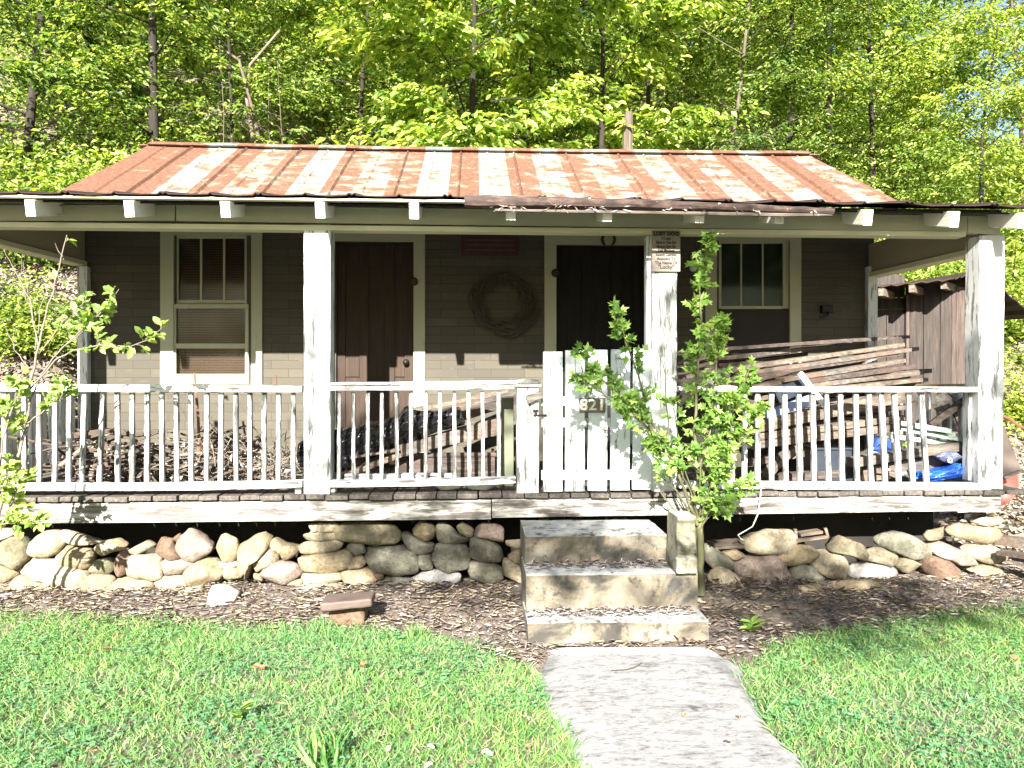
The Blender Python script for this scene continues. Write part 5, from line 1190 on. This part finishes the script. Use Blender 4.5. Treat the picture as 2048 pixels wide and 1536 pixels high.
# extra mossy trunk
b1 = Vector((-3.05, 4.75, 0.0))
S = [([(-40, 1130), (20, 960), (55, 850), (62, 760), (85, 660), (112, 560), (134, 470)], 4.75, 4.9, .014, .003, .2, .05), ([(128, 520), (110, 486)], 4.9, 4.9, .003, .001, 1, 0),
 ([(-60, 1130), (-10, 980), (5, 880), (30, 800), (40, 760)], 4.75, 4.7, .010, .003, .5, .6), ([(0, 1060), (20, 1010), (45, 960), (50, 940)], 4.75, 4.7, .006, .002, .1, .9),
 ([(58, 800), (95, 730), (140, 680), (185, 640), (215, 610), (238, 578)], 4.85, 4.85, .006, .002, .35, .75), ([(60, 780), (110, 720), (150, 700), (200, 690), (260, 693), (300, 678), (324, 655)], 4.85, 4.8, .006, .002, .4, .7),
 ([(70, 720), (120, 650), (150, 620), (175, 600)], 4.85, 4.9, .005, .002, .3, .9), ([(50, 850), (90, 820), (120, 800), (132, 770)], 4.8, 4.7, .005, .002, .3, 1.1),
 ([(50, 870), (20, 830), (-10, 800)], 4.8, 4.75, .005, .002, .1, 1.2), ([(75, 690), (60, 600), (30, 540), (8, 500)], 4.85, 4.9, .005, .0015, 1, 0), ([(52, 600), (40, 560), (45, 510)], 4.88, 4.9, .003, .001, 1, 0), ([(66, 640), (50, 560), (46, 520)], 4.88, 4.9, .003, .001, 1, 0),
 ([(72, 700), (78, 620), (100, 560), (98, 530)], 4.86, 4.9, .004, .001, 1, 0), ([(60, 740), (30, 700), (28, 660)], 4.85, 4.9, .004, .001, 1, 0), ([(30, 700), (5, 640)], 4.85, 4.9, .003, .001, 1, 0), ([(120, 700), (170, 660), (190, 650)], 4.85, 4.85, .004, .001, .3, .8),
 ([(-30, 1080), (0, 1050), (40, 1040), (80, 1044)], 4.7, 4.7, .006, .002, .2, 1.2), ([(0, 1000), (14, 960), (20, 920)], 4.72, 4.7, .005, .002, .2, 1.0)]
shrub('sparse_shrub', tuple(b1), 'sparse pale green shrub with bare twigs left of the porch', S, 'leafleft', 'paletwig', .060, 'oval', 46, .10, rs)

# ------------------------------------------------------------------ trees
def make_tree(name, label, base, H, lean, r0, hb, spread, nlimb, ntwig, per, lsize, mleaf, mbark, shape='oval', seed=0, cat='tree', group='trees on the wooded bank', top=1.0, droop=.25, trunkpts=None):
    R = random.Random(seed); rg = np.random.default_rng(seed + 100); bx, by, bz = base
    root = thing(name, base, label, cat, group); mb = MB()
    if trunkpts is None:
        trunkpts = []; cx = cy = 0
        for i in range(9):
            t = i / 8; trunkpts.append(Vector((bx + lean[0] * t + .10 * math.sin(t * 5 + seed) * t * 2, by + lean[1] * t + .08 * math.cos(t * 4 + seed) * t, bz - .25 + (H + .25) * t)))
    tp = trunkpts; nt_ = len(tp); r0 = r0 * .5; mb.tube(tp, [r0 * (1.15 - .95 * (i / (nt_ - 1)) ** .8) for i in range(nt_)], 9, False)
    per = int(per * 1.35); C_ = []; D_ = []
    def at(t): f = t * (nt_ - 1); i = min(int(f), nt_ - 2); return tp[i].lerp(tp[i + 1], f - i)
    for l in range(nlimb):
        t = hb + (top - hb) * ((l + R.random()) / nlimb); p = at(t); az = l * 2.4 + R.uniform(-.6, .6); el = math.radians(R.uniform(5, 45)); u = (t - hb) / max(.01, 1 - hb)
        Lm = spread * (math.sin(math.pi * min(1, .18 + u * .72)) ** .7) * R.uniform(.7, 1.15); d = Vector((math.cos(az) * math.cos(el), math.sin(az) * math.cos(el), math.sin(el)))
        pts = [p]
        for k in range(1, 6): f = k / 5; pts.append(p + d * (Lm * f) + Vector((R.uniform(-.06, .06) * Lm, R.uniform(-.06, .06) * Lm, -droop * Lm * f * f)))
        rl = r0 * .30 * (1 - t * .5); mb.tube(pts, [rl * (1 - .85 * k / 5) for k in range(6)], 5, False)
        for q in range(ntwig):
            f = .25 + .78 * R.random(); ff = min(f, .999) * 5; i = int(ff); s = pts[i].lerp(pts[min(i + 1, 5)], ff - i); az2 = az + R.choice((-1, 1)) * R.uniform(.3, 1.5)
            tl = spread * R.uniform(.18, .42); dt = Vector((math.cos(az2), math.sin(az2), R.uniform(-.45, .35))).normalized(); e = s + dt * tl
            if q % 2 == 0: mb.tube([s, s.lerp(e, .5) + Vector((0, 0, .04 * tl)), e], [rl * .3 + .003, rl * .18 + .002, .002], 4, False)
            for _ in range(per):
                g = R.random() ** .7; c = s + dt * (tl * g * 1.1) + Vector((R.gauss(0, .11), R.gauss(0, .11), R.gauss(0, .06))) * tl; C_.append((c.x - bx, c.y - by, c.z - bz)); a = R.gauss(0, .9); D_.append((dt.x * math.cos(a) - dt.y * math.sin(a), dt.x * math.sin(a) + dt.y * math.cos(a), R.gauss(-.35, .3)))
    tk = mb.build('trunk', M[mbark], root, smooth=True)
    C_ = np.array(C_); D_ = np.array(D_); n_ = len(C_); N_ = rg.normal(size=(n_, 3)) * .45 + np.array([0, -.35, 1.0]); s_ = rg.uniform(.65, 1.2, n_) * lsize
    link('crown', leaf_mesh('crown', C_, D_, N_, s_, s_ * .46, shape), M[mleaf], root); return root
def tb(px, Y, dz=0): x = P(px, 700, Y).x; return (x, Y, gh(x, Y) + dz)
T = [  # px at trunk, depth, H, lean, r, crown base, spread, limbs, twigs, leaves per twig, leaf size, leaf mat, bark mat, label
 (40, 13.0, 8.5, (.9, .3), .16, .05, 2.6, 26, 16, 30, .115, 'leafdark', 'bark', 'dark leafy tree with a leaning trunk at the upper left corner'),
 (318, 12.4, 10.5, (-.15, .1), .17, .12, 2.1, 24, 14, 28, .10, 'leafmid', 'bark', 'straight slim tree rising behind the left end of the roof'),
 (500, 13.2, 9.0, (-.8, .2), .10, .22, 2.0, 18, 13, 26, .10, 'leafmid', 'bark', 'twisted reddish trunk tree left of the middle of the roof'),
 (920, 12.6, 9.5, (.2, -.5), .15, .12, 2.7, 30, 17, 28, .175, 'leafbig', 'bark', 'big leaved tree with bright drooping sprays above the middle of the roof'),
 (1180, 12.9, 9.0, (.2, -.3), .13, .22, 2.2, 24, 16, 28, .15, 'leafbig', 'bark', 'bright broad leaved tree right of the middle of the roof'),
 (1400, 14.2, 9.0, (1.5, .2), .11, .22, 2.3, 22, 15, 28, .10, 'leafdark', 'barkpale', 'pale slanting trunk tree behind the right half of the roof'),
 (1562, 14.6, 9.5, (.6, .4), .13, .16, 2.6, 26, 16, 30, .095, 'leafmid', 'bark', 'dark leaning trunk tree behind the right end of the roof'),
 (1740, 14.8, 7.2, (.2, .2), .12, .06, 2.3, 26, 16, 30, .09, 'leafmid', 'bark', 'rounded mid green tree just right of the roof'),
 (1960, 13.8, 4.9, (.2, 0), .11, .05, 2.0, 26, 16, 30, .09, 'leafyel', 'bark', 'yellow green sunlit tree at the right edge'),
 (720, 15.2, 8.8, (.2, .2), .12, .15, 2.6, 26, 16, 28, .10, 'leafmid', 'bark', 'mid green tree behind the left half of the roof'),
 (190, 15.6, 8.0, (-.2, .2), .13, .12, 2.7, 26, 15, 28, .105, 'leafdark', 'bark', 'deep green tree behind the slim tree on the left'),
 (1050, 16.4, 9.0, (.2, .2), .13, .12, 2.8, 26, 15, 28, .11, 'leafdark', 'bark', 'deep green tree behind the big leaved one'),
 (1300, 17.2, 9.5, (-.2, .2), .13, .10, 2.9, 26, 15, 28, .11, 'leafmid', 'bark', 'tall mid green tree further back above the right half of the roof'),
 (1660, 18.5, 10.5, (-.2, .2), .15, .10, 3.2, 28, 16, 30, .115, 'leafmid', 'bark', 'tall tree further back above the right end of the roof'),
 (2050, 19.5, 11.0, (-.3, .2), .14, .10, 2.6, 20, 10, 22, .12, 'leafdark', 'barkpale', 'thin crowned tree with a pale limb against the sky at the upper right'),
 (-160, 12.5, 8.0, (.4, .2), .13, .05, 2.6, 24, 14, 26, .11, 'leafmid', 'bark', 'tree past the left edge whose boughs reach into the upper left corner'),
 (2230, 15.5, 8.0, (-.3, .2), .13, .05, 2.6, 24, 14, 26, .105, 'leafyel', 'bark', 'tree past the right edge whose boughs reach into the picture at the right'),
 (860, 19.0, 10.5, (.2, .2), .15, .10, 3.4, 28, 15, 26, .125, 'leafmid', 'bark', 'far tree seen between the crowns above the middle of the roof'),
 (430, 18.5, 10.5, (.2, .2), .15, .10, 3.4, 28, 15, 26, .125, 'leafyel', 'bark', 'far yellow green tree seen between the left crowns'),
 (1900, 22.0, 8.5, (.2, .2), .15, .08, 3.4, 28, 15, 26, .13, 'leafmid', 'bark', 'far tree low under the sky patch at the upper right')]
for i, (px, Y, H, ln, r, hb, sp, nl, ntw, per, ls, ml, mbk, lab) in enumerate(T):
    make_tree('tree', lab, tb(px, Y), H, ln, r, hb, sp, nl, ntw, per, ls, ml, mbk, seed=i * 7 + 3)
# slim pale saplings
for i, (px0, px1, Y, pt, lab) in enumerate(((445, 443, 11.6, 90, 'thin pale bare sapling left of the twisted trunk'), (575, 560, 11.8, 120, 'thin pale sapling right of the twisted trunk'), (549, 540, 11.9, 130, 'second thin pale sapling just right of the twisted trunk'))):
    b = tb(px0, Y); tpz = P(px1, pt, Y); tps = [Vector(b).lerp(tpz, k / 6) + Vector((.04 * math.sin(k * 1.7 + i), 0, 0)) for k in range(7)]
    make_tree('sapling', lab, b, 4, (0, 0), .035, .55, .8, 7, 4, 12, .09, 'leafmid', 'barkpale', seed=60 + i, cat='sapling', group='pale saplings behind the roof', trunkpts=tps)
# pale stump-like trunk behind the roof and the vine-twisted one
b = tb(1255, 11.3); mb = MB(); mb.tube([Vector(b), Vector((b[0], b[1], P(1255, 262, 11.3).z)), Vector((b[0] + .02, b[1], P(1255, 225, 11.3).z))], [.085, .075, .06], 9); single(mb, 'tree_stump', M['barkpale'], 'pale broken trunk standing behind the ridge right of the middle', 'stump')
def vine(px_pts, Y, r, lab, mat):
    mb = MB(); pts = [P(px, py, Y) for px, py in px_pts]; pts[0].z = gh(pts[0].x, Y); mb.tube(pts, [r * (1 - .5 * k / (len(pts) - 1)) for k in range(len(pts))], 7); single(mb, 'vine', M[mat], lab, 'vine', smooth=True)
vine(((530, 420), (520, 285), (500, 200), (478, 120), (440, 95), (428, 70)), 12.0, .030, 'pale vine stem bent over the twisted trunk', 'barkpale')
vine(((500, 420), (505, 270), (492, 190), (500, 130), (560, 60)), 12.2, .035, 'reddish vine stem climbing left of the middle of the roof', 'tanwood')

# bushes: dense low crowns
def bush(name, label, c, rx, ry, rz_, n, ls, ml, seed, shape='oval', group=None, stems=6):
    R = np.random.default_rng(seed); rr = random.Random(seed); root = thing(name, c, label, 'bush', group); mb = MB()
    for k in range(stems):
        a = rr.uniform(0, 6.28); e = Vector(c) + Vector((math.cos(a) * rx * .6, math.sin(a) * ry * .6, rz_ * rr.uniform(.7, 1.3))); mb.tube([Vector(c), Vector(c).lerp(e, .5) + Vector((0, 0, .1)), e], [.02, .014, .004], 5, False)
    mb.build('stems', M['bark'], root)
    k = n // 24; cc = unit(R.normal(size=(k, 3))) * (R.random((k, 1)) ** .4) * np.array([rx, ry, rz_]) ; cc[:, 2] = np.abs(cc[:, 2]) * 1.0 + .1 * rz_
    C_ = np.repeat(cc, 24, 0) + R.normal(size=(k * 24, 3)) * np.array([.14, .14, .07]) * max(rx, .6); D_ = R.normal(size=C_.shape) * np.array([1, 1, .5]) + np.array([0, -.2, -.2]); N_ = R.normal(size=C_.shape) * .5 + np.array([0, -.4, 1.0]); s_ = R.uniform(.6, 1.2, len(C_)) * ls
    link('leaves', leaf_mesh('leaves', C_, D_, N_, s_, s_ * .5, shape), M[ml], root); return root
BU = [(60, 11.6, .2, 1.5, .8, 1.5, 5200, .10, 'leafmid', 'leafy bush behind the left end of the roof, leftmost'), (230, 11.3, .4, 1.2, .7, 1.45, 5000, .105, 'leafyel', 'bright bush beside the upper left corner of the roof'),
 (-60, 10.4, -.1, 1.1, .7, .9, 3000, .09, 'leafmid', 'bush past the left edge behind the sparse shrub'), (1700, 12.8, .3, 1.5, .8, 1.3, 5000, .085, 'leafyel', 'bright bush just past the right corner of the roof'),
 (1850, 12.4, .0, 1.5, .8, 1.2, 5200, .085, 'leafyel', 'yellow green bush above the shed roof, left one'), (2020, 12.2, .0, 1.3, .8, 1.3, 5000, .085, 'leafyel', 'yellow green bush above the shed roof at the right edge'),
 (1780, 15.5, .6, 1.6, .9, 1.6, 4500, .09, 'leafmid', 'green bush higher on the right bank'), (2080, 10.4, -.2, .8, .6, 1.0, 3200, .075, 'leafyel', 'sunlit bush at the right edge beside the shed'),
 (620, 12.0, .3, 1.4, .7, 1.1, 3600, .10, 'leafmid', 'low bush behind the ridge left of the middle'), (1330, 12.3, .2, 1.6, .7, .9, 3800, .09, 'leafdark', 'low dark bush behind the ridge right of the middle'), (1500, 12.6, .3, 1.3, .7, .9, 3400, .09, 'leafmid', 'low green bush behind the right third of the ridge'),
 (60, 9.9, .05, .8, .5, .75, 2600, .075, 'leafmid', 'low green bush on the bank seen under the left side beam'), (120, 11.6, .0, .8, .5, .8, 2200, .085, 'leafdark', 'dark bush high on the bank under the left side beam'),
 (1752, 12.9, -.3, .8, .5, 1.3, 3000, .075, 'leafyel', 'bright bush between the corner post and the shed')]
for i, (px, Y, dz, rx, ry, rz_, n, ls, ml, lab) in enumerate(BU): bush('bush', lab, tb(px, Y, dz), rx, ry, rz_, n, ls, ml, 300 + i, group='bushes on the bank')

# far woodland mass and ground cover on the bank
def scatter(name, n, xr, yr, zr_, ls, ml, seed, cat, clump=18, sig=.35, shape='rhomb', mask=None, label=None, flat=False):
    R = np.random.default_rng(seed); k = n // clump; x = R.uniform(*xr, k); y = R.uniform(*yr, k)
    if mask is not None: m_ = mask(x, y); x = x[m_]; y = y[m_]
    z = hz(x, y) + zr_[0] + (zr_[1] - zr_[0]) * R.random(len(x)) ** 1.2; cc = np.stack([x, y, z], 1)
    C_ = np.repeat(cc, clump, 0) + R.normal(size=(len(cc) * clump, 3)) * np.array([sig, sig, sig * .5])
    C_[:, 2] = np.maximum(C_[:, 2], hz(C_[:, 0], C_[:, 1]) + .01)
    if flat: D_ = R.normal(size=C_.shape) * np.array([1, 1, .35]); N_ = R.normal(size=C_.shape) * .35 + np.array([0, -.3, 1.0]); C_[:, 2] = hz(C_[:, 0], C_[:, 1]) + R.uniform(.002, .03, len(C_))
    else: D_ = R.normal(size=C_.shape) * np.array([1, 1, .5]); N_ = R.normal(size=C_.shape) * .5 + np.array([0, -.4, 1.0])
    s_ = R.uniform(.5, 1.3, len(C_)) * ls; base = np.array([np.mean(xr), np.mean(yr), 0])
    o = link(name, leaf_mesh(name, C_ - base, D_, N_, s_, s_ * .5, shape), M[ml], None, tuple(base)); return tag(o, label, cat, kind='stuff')
scatter('distant_woodland', 230000, (-20, 27), (19, 32), (.1, 10.0), .27, 'leafmid', 501, 'woodland', 30, .7, label='far green woodland filling the gaps between the nearer trees', mask=lambda x, y: ~((x / y > .60) & (x / y < .9) & (y < 40)))
scatter('low_woodland', 60000, (9, 32), (19, 32), (.0, 4.2), .24, 'leafyel', 502, 'woodland', 30, .6, label='low bright scrub on the far right hillside under the sky')
scatter('undergrowth', 75000, (-11, 13), (11.4, 23), (.0, 1.1), .12, 'leafmid', 503, 'undergrowth', 20, .25, 'oval', label='knee high green undergrowth on the bank behind the cottage')
scatter('bank_weeds', 14000, (4.4, 11), (8.6, 14), (.0, .45), .07, 'leafyel', 504, 'weeds', 16, .14, 'oval', label='yellow green weeds on the right bank around the shed', mask=lambda x, y: ~((x > cn.x - 1.4) & (x < cn.x + 1.6) & (y > 8.9) & (y < 11.4)))
scatter('left_bank_weeds', 6500, (-9, -4.3), (7.4, 12), (.0, .35), .065, 'leafyel', 505, 'weeds', 20, .12, 'oval', label='patches of pale weeds on the brown bank at the left')
scatter('leaf_litter', 26000, (-9, -4.2), (6.0, 12.5), (0, .02), .09, 'litter', 506, 'leaf litter', 10, .3, 'oval', flat=True, label='brown fallen leaves over the bank left of the cottage')
scatter('bank_litter', 16000, (4.1, 9), (5.5, 11), (0, .02), .08, 'straw', 507, 'leaf litter', 10, .3, 'oval', flat=True, label='straw coloured litter over the bank right of the cottage')
# poles lying on the left bank
for i, (a, b, r, lab) in enumerate((((40, 700), (150, 650), .04, 'upper pale fallen pole lying on the brown bank at the left'), ((20, 742), (150, 720), .03, 'lower pale fallen pole lying on the brown bank at the left'))):
    Y0 = 8.6 + .5 * i; pa = P(a[0], a[1], 9.2); pb = P(b[0], b[1], 9.5); pa.z = gh(pa.x, pa.y) + r; pb.z = gh(pb.x, pb.y) + r + .06; mb = MB(); mb.tube([pa, pa.lerp(pb, .5) + Vector((0, 0, .03)), pb], [r, r, r * .8], 8); single(mb, 'fallen_pole', M['barkpale'], lab, 'pole')

# ------------------------------------------------------------------ lawn
gx = [G(px, py, .03) for px, py in ((-200, 1226), (0, 1228), (300, 1238), (520, 1248), (650, 1243), (760, 1250), (860, 1262), (960, 1285), (1040, 1312), (1085, 1335))]
gl = ([p.x for p in gx], [p.y for p in gx])
gx2 = [G(px, py, .03) for px, py in ((1470, 1330), (1540, 1290), (1640, 1262), (1760, 1238), (1900, 1218), (2048, 1208), (2200, 1200))]
gr_ = ([p.x for p in gx2], [p.y for p in gx2])
xm = (gx[-1].x + gx2[0].x) / 2
def lawn_edge(x): return np.where(x < xm, np.interp(x, *gl), np.interp(x, *gr_))
def nfield(x, y, s, seed): return np.array([mnoise.noise(Vector((a * s, b * s, seed))) for a, b in zip(x, y)])
def lawn(name, n, L, W, shape, mat, seed, yr, xr, up, label, cat, thin=0.0, patch=None):
    R = np.random.default_rng(seed); x = R.uniform(*xr, n); y = R.uniform(yr[0], yr[1], n); e = lawn_edge(x)
    keep = (y < e + R.normal(0, .05, n)) & ~on_path(x, y); x = x[keep]; y = y[keep]
    f = nfield(x, y, 2.3, seed * .0 + 4)
    if patch is not None: k = R.random(len(x)) < np.clip(.5 + patch * f * 2.2, .08, 1); x = x[k]; y = y[k]; f = f[k]
    z = hz(x, y); C_ = np.stack([x, y, z + (0 if shape == 'blade' else 0)], 1); m_ = len(x)
    tall = 1 + .5 * nfield(x, y, 1.4, 9)
    if shape == 'blade':
        D_ = np.stack([R.normal(0, .62, m_), R.normal(0, .62, m_), np.full(m_, up)], 1); N_ = np.stack([R.normal(size=m_), R.normal(size=m_), np.full(m_, .3)], 1); s_ = R.uniform(.5, 1.25, m_) * L * tall
        me = leaf_mesh(name, C_, D_, N_, s_, W * R.uniform(.6, 1.3, m_), 'blade')
    else:
        C_[:, 2] += R.uniform(.012, .04, m_) * tall; az = R.uniform(0, 6.28, m_); Cs = np.repeat(C_, 3, 0); az3 = np.repeat(az, 3) + np.tile([0, 2.09, 4.19], m_)
        D_ = np.stack([np.cos(az3), np.sin(az3), np.full(m_ * 3, .12)], 1); N_ = np.repeat(R.normal(size=(m_, 3)) * .28 + np.array([0, 0, 1.0]), 3, 0); s_ = np.repeat(R.uniform(.7, 1.2, m_) * L, 3)
        me = leaf_mesh(name, Cs, D_, N_, s_, s_ * .85, 'round')
    o = link(name, me, M[mat]); return tag(o, label, cat, kind='stuff')
XR_ = (-4.2, 4.4); YR_ = (1.7, 5.15)
lawn('grass', 175000, .052, .0040, 'blade', 'grass', 21, YR_, XR_, .75, 'short green lawn grass in front of the porch', 'grass')
lawn('clover', 40000, .013, .01, 'round', 'clover', 22, YR_, XR_, 0, 'clover leaves mixed into the lawn', 'clover', patch=.9)
lawn('broad_grass', 9000, .075, .0065, 'blade', 'grass', 23, YR_, XR_, .55, 'coarser pale grass blades tufted in the lawn', 'grass', patch=-.9)
lawn('dry_grass', 5000, .05, .003, 'blade', 'straw', 24, YR_, XR_, .4, 'dry yellow blades scattered through the lawn', 'grass')
def tuft(name, px, py, n, L, Wd, lab, mat='grass', sp=.03):
    g = G(px, py, .01); R = np.random.default_rng(int(px)); C_ = np.stack([R.normal(0, sp, n), R.normal(0, sp, n), np.zeros(n)], 1); D_ = np.stack([R.normal(0, .35, n), R.normal(0, .35, n), np.ones(n)], 1); N_ = np.stack([R.normal(size=n), R.normal(size=n), np.full(n, .2)], 1)
    o = link(name, leaf_mesh(name, C_, D_, N_, R.uniform(.6, 1.2, n) * L, Wd, 'blade'), M[mat], None, (g.x, g.y, gh(g.x, g.y))); tag(o, lab, 'grass tuft')
tuft('grass_tuft', 655, 1525, 40, .20, .011, 'tall broad grass tuft at the bottom edge of the lawn'); tuft('grass_tuft', 640, 1262, 60, .09, .004, 'spiky grass tuft by the dark slab at the lawn edge')
tuft('grass_tuft', 1940, 1162, 70, .10, .004, 'bright tuft growing in the bare slope at the right'); tuft('grass_tuft', 830, 1275, 80, .11, .004, 'grey green wispy tuft on the bare earth right of the dark slab')
def weed(px, py, n, L, lab):
    g = G(px, py, .04); R = np.random.default_rng(int(px)); az = R.uniform(0, 6.28, n); C_ = np.zeros((n, 3)); C_[:, 2] = R.uniform(.01, .07, n); D_ = np.stack([np.cos(az), np.sin(az), R.uniform(.2, 1.0, n)], 1); N_ = np.tile([0, -.2, 1.0], (n, 1))
    o = link('weed', leaf_mesh('weed', C_, D_, N_, R.uniform(.7, 1.2, n) * L, L * .42, 'oval'), M['leafshrub'], None, (g.x, g.y, gh(g.x, g.y))); tag(o, lab, 'weed')
weed(1503, 1255, 16, .085, 'small broad leaved weed on the earth right of the lowest step'); weed(480, 1435, 10, .07, 'pale broad leaved weed in the left lawn')

# earth strip: dead leaves, twigs, straw
def strip_litter(name, n, ls, ar, mat, seed, label, hi=.02):
    R = np.random.default_rng(seed); x = R.uniform(-4.4, 4.8, n); y = R.uniform(4.1, 5.6, n); e = lawn_edge(x); xs0, xs1 = P(1052, 1200, 4.5).x, P(1400, 1200, 4.5).x
    keep = (y > e - .06 + R.normal(0, .06, n)) & ~((x > xs0 - .02) & (x < xs1 + .03) & (y > 4.36)) & ~on_path(x, y); x = x[keep]; y = y[keep]; k2 = R.random(len(x)) < np.clip(.6 + 1.6 * nfield(x, y, 2.6, seed * 1.7), .12, 1); x = x[k2]; y = y[k2]; m_ = len(x)
    C_ = np.stack([x, y, hz(x, y) + R.uniform(.003, hi, m_)], 1); D_ = R.normal(size=(m_, 3)) * np.array([1, .7, .16]); N_ = R.normal(size=(m_, 3)) * .35 + np.array([0, -.1, 1]); s_ = R.uniform(.4, 1.2, m_) * ls
    return tag(link(name, leaf_mesh(name, C_, D_, N_, s_, s_ * ar, 'oval'), M[mat]), label, 'leaf litter', kind='stuff')
strip_litter('leaf_litter', 12000, .018, .45, 'litter', 31, 'dead leaves on the bare earth strip below the rubble wall'); strip_litter('twig_litter', 15000, .055, .036, 'litter', 32, 'thin twigs strewn over the bare earth strip', .03); strip_litter('straw_litter', 17000, .065, .026, 'straw', 33, 'dry straw strewn over the bare earth strip', .03)
# litter on the two lower treads
for zt_, y0_, y1_, n, seed in ((.126, 4.47, 4.60, 420, 41), (.348, 4.72, 4.84, 260, 42)):
    R = np.random.default_rng(seed); x = R.uniform(P(1062, 1200, 4.5).x, P(1385, 1200, 4.5).x, n); y = y1_ - (y1_ - y0_) * R.random(n) ** 1.5; C_ = np.stack([x, y, zt_ + R.uniform(.002, .018, n)], 1); D_ = R.normal(size=(n, 3)) * np.array([1, .5, .15]); s_ = R.uniform(.02, .07, n)
    tag(link('step_litter', leaf_mesh('step_litter', C_, D_, R.normal(size=(n, 3)) * .3 + np.array([0, 0, 1]), s_ * .8, s_ * .14, 'oval'), M['litter']), 'dead leaves and twigs on the lowest step' if seed == 41 else 'dead leaves and twigs on the middle step', 'leaf litter', kind='stuff')
# single fallen leaves and twigs on the lawn and path
FL = ((517, 1330, .06, 'large curled brown leaf in the middle of the left lawn'), (726, 1332, .04, 'small brown leaf right of the curled one in the left lawn'), (218, 1298, .04, 'dark brown leaf near the upper left of the lawn'), (186, 1500, .03, 'brown leaf low in the left lawn'), (1057, 1496, .035, 'orange leaf beside the path at its left'), (975, 1508, .045, 'pale pointed leaf in the lawn left of the path'), (862, 1493, .03, 'pale leaf in the lawn near the bottom middle'), (777, 1494, .03, 'whitish leaf in the lawn left of the pale one'), (857, 1530, .035, 'tan leaf at the bottom edge of the lawn'),
 (1368, 1422, .03, 'brown leaf in the middle of the path'), (1478, 1430, .028, 'orange brown leaf near the right edge of the path'), (1414, 1460, .028, 'tan leaf in the middle of the path nearer the camera'), (1455, 1477, .025, 'dark crumpled leaf on the path'), (1630, 1325, .04, 'brown leaf in the right lawn near its upper left'), (2028, 1315, .05, 'brown leaf at the right edge of the lawn'), (1600, 1198, .04, 'pale dry leaf on the earth right of the steps'))
for i, (px, py, s_, lab) in enumerate(FL):
    g = G(px, py, .05); R = np.random.default_rng(i + 900); n_ = 1
    zz = gh(g.x, g.y) + (.034 if on_path(np.array([g.x]), np.array([g.y]))[0] else .045)
    mb = MB(); a = R.uniform(0, 6.28); vs = []
    for u in range(6):
        for v in (-1, 0, 1): wv = math.sin(math.pi * min(1, (u + .3) / 5.6)) * .34; vs.append(Vector((math.cos(a) * (u / 5 - .5) * s_ - math.sin(a) * v * wv * s_, math.sin(a) * (u / 5 - .5) * s_ + math.cos(a) * v * wv * s_, .25 * s_ * abs(v) + .12 * s_ * math.sin(u * 1.2))) + Vector((g.x, g.y, zz)))
    mb.add(vs, [(u * 3 + v, u * 3 + v + 3, u * 3 + v + 4, u * 3 + v + 1) for u in range(5) for v in (0, 1)])
    single(mb, 'fallen_leaf', m_plain('fallen_leaf_%s' % ('brown' if 'brown' in lab or 'orange' in lab else 'pale' if 'pale' in lab or 'whit' in lab or 'tan' in lab else 'dark'), (.34, .13, .06) if 'brown' in lab or 'orange' in lab else (.55, .45, .33) if ('pale' in lab or 'whit' in lab or 'tan' in lab) else (.04, .03, .025), .7), lab, 'leaf', 'fallen leaves lying singly')
mb = MB(); mb.tube([Vector((p.x, p.y, .036)) for p in (G(1222, 1343, .03), G(1255, 1341, .03), G(1275, 1334, .03), G(1284, 1327, .03))], .003, 5); single(mb, 'fallen_twig', M['twig'], 'thin bent twig on the upper part of the path', 'twig')

# ------------------------------------------------------------------ shade trees behind the photographer (they throw the dappled shade on lawn and posts)
def shade_tree(label, base, blobs, seed, H):
    R = np.random.default_rng(seed); rr = random.Random(seed); root = thing('tree', base, label, 'tree'); mb = MB(); tp = [Vector(base) + Vector((0, 0, H * k / 6)) + Vector((.1 * math.sin(k), .1 * math.cos(k * 1.3), 0)) for k in range(7)]
    mb.tube(tp, [.14 - .018 * k for k in range(7)], 10, False); CC = []
    for (cx, cy, cz, rx, ry, rz_, n) in blobs:
        mb.tube([tp[3], Vector((cx, cy, cz)).lerp(tp[4], .4), Vector((cx, cy, cz))], [.03, .018, .007], 6, False)
        k = max(1, n // 30); cc = unit(R.normal(size=(k, 3))) * (R.random((k, 1)) ** .45) * np.array([rx, ry, rz_]) + np.array([cx, cy, cz]); CC.append(np.repeat(cc, 30, 0) + R.normal(size=(k * 30, 3)) * np.array([.22, .22, .10]))
    mb.build('trunk', M['bark'], root, smooth=True); C_ = np.concatenate(CC) - np.array(base); D_ = R.normal(size=C_.shape) * np.array([1, 1, .5]); N_ = R.normal(size=C_.shape) * .5 + np.array([0, 0, 1.0]); s_ = R.uniform(.7, 1.2, len(C_)) * .12
    link('crown', leaf_mesh('crown', C_, D_, N_, s_, s_ * .5), M['leafmid'], root)
shade_tree('tall shade tree standing behind the viewpoint', (6.0, -7.2, 0), [(-2.9, -6.5, 7.45, .55, .8, .45, 420), (-2.1, -6.5, 6.45, .8, .8, .28, 700), (-.9, -6.5, 7.5, .8, .8, .35, 520), (-.2, -6.6, 8.0, .5, .8, .5, 420), (1.9, -6.7, 7.5, .6, .8, .65, 520), (.4, -6.4, 6.0, 1.1, .8, .28, 1000), (-1.3, -6.4, 6.25, .7, .8, .25, 380), (-1.4, -6.6, 6.9, .7, .8, .2, 200)], 71, 7.6)

# unseen treeline well behind the viewpoint, added to block low sky and darken the porch
scatter('sky_blocking_woodland', 42000, (-34, 34), (-25, -17), (.2, 8.6), .42, 'leafdark', 601, 'woodland', 30, .8, label='unseen woodland behind the viewpoint, added to darken the porch')
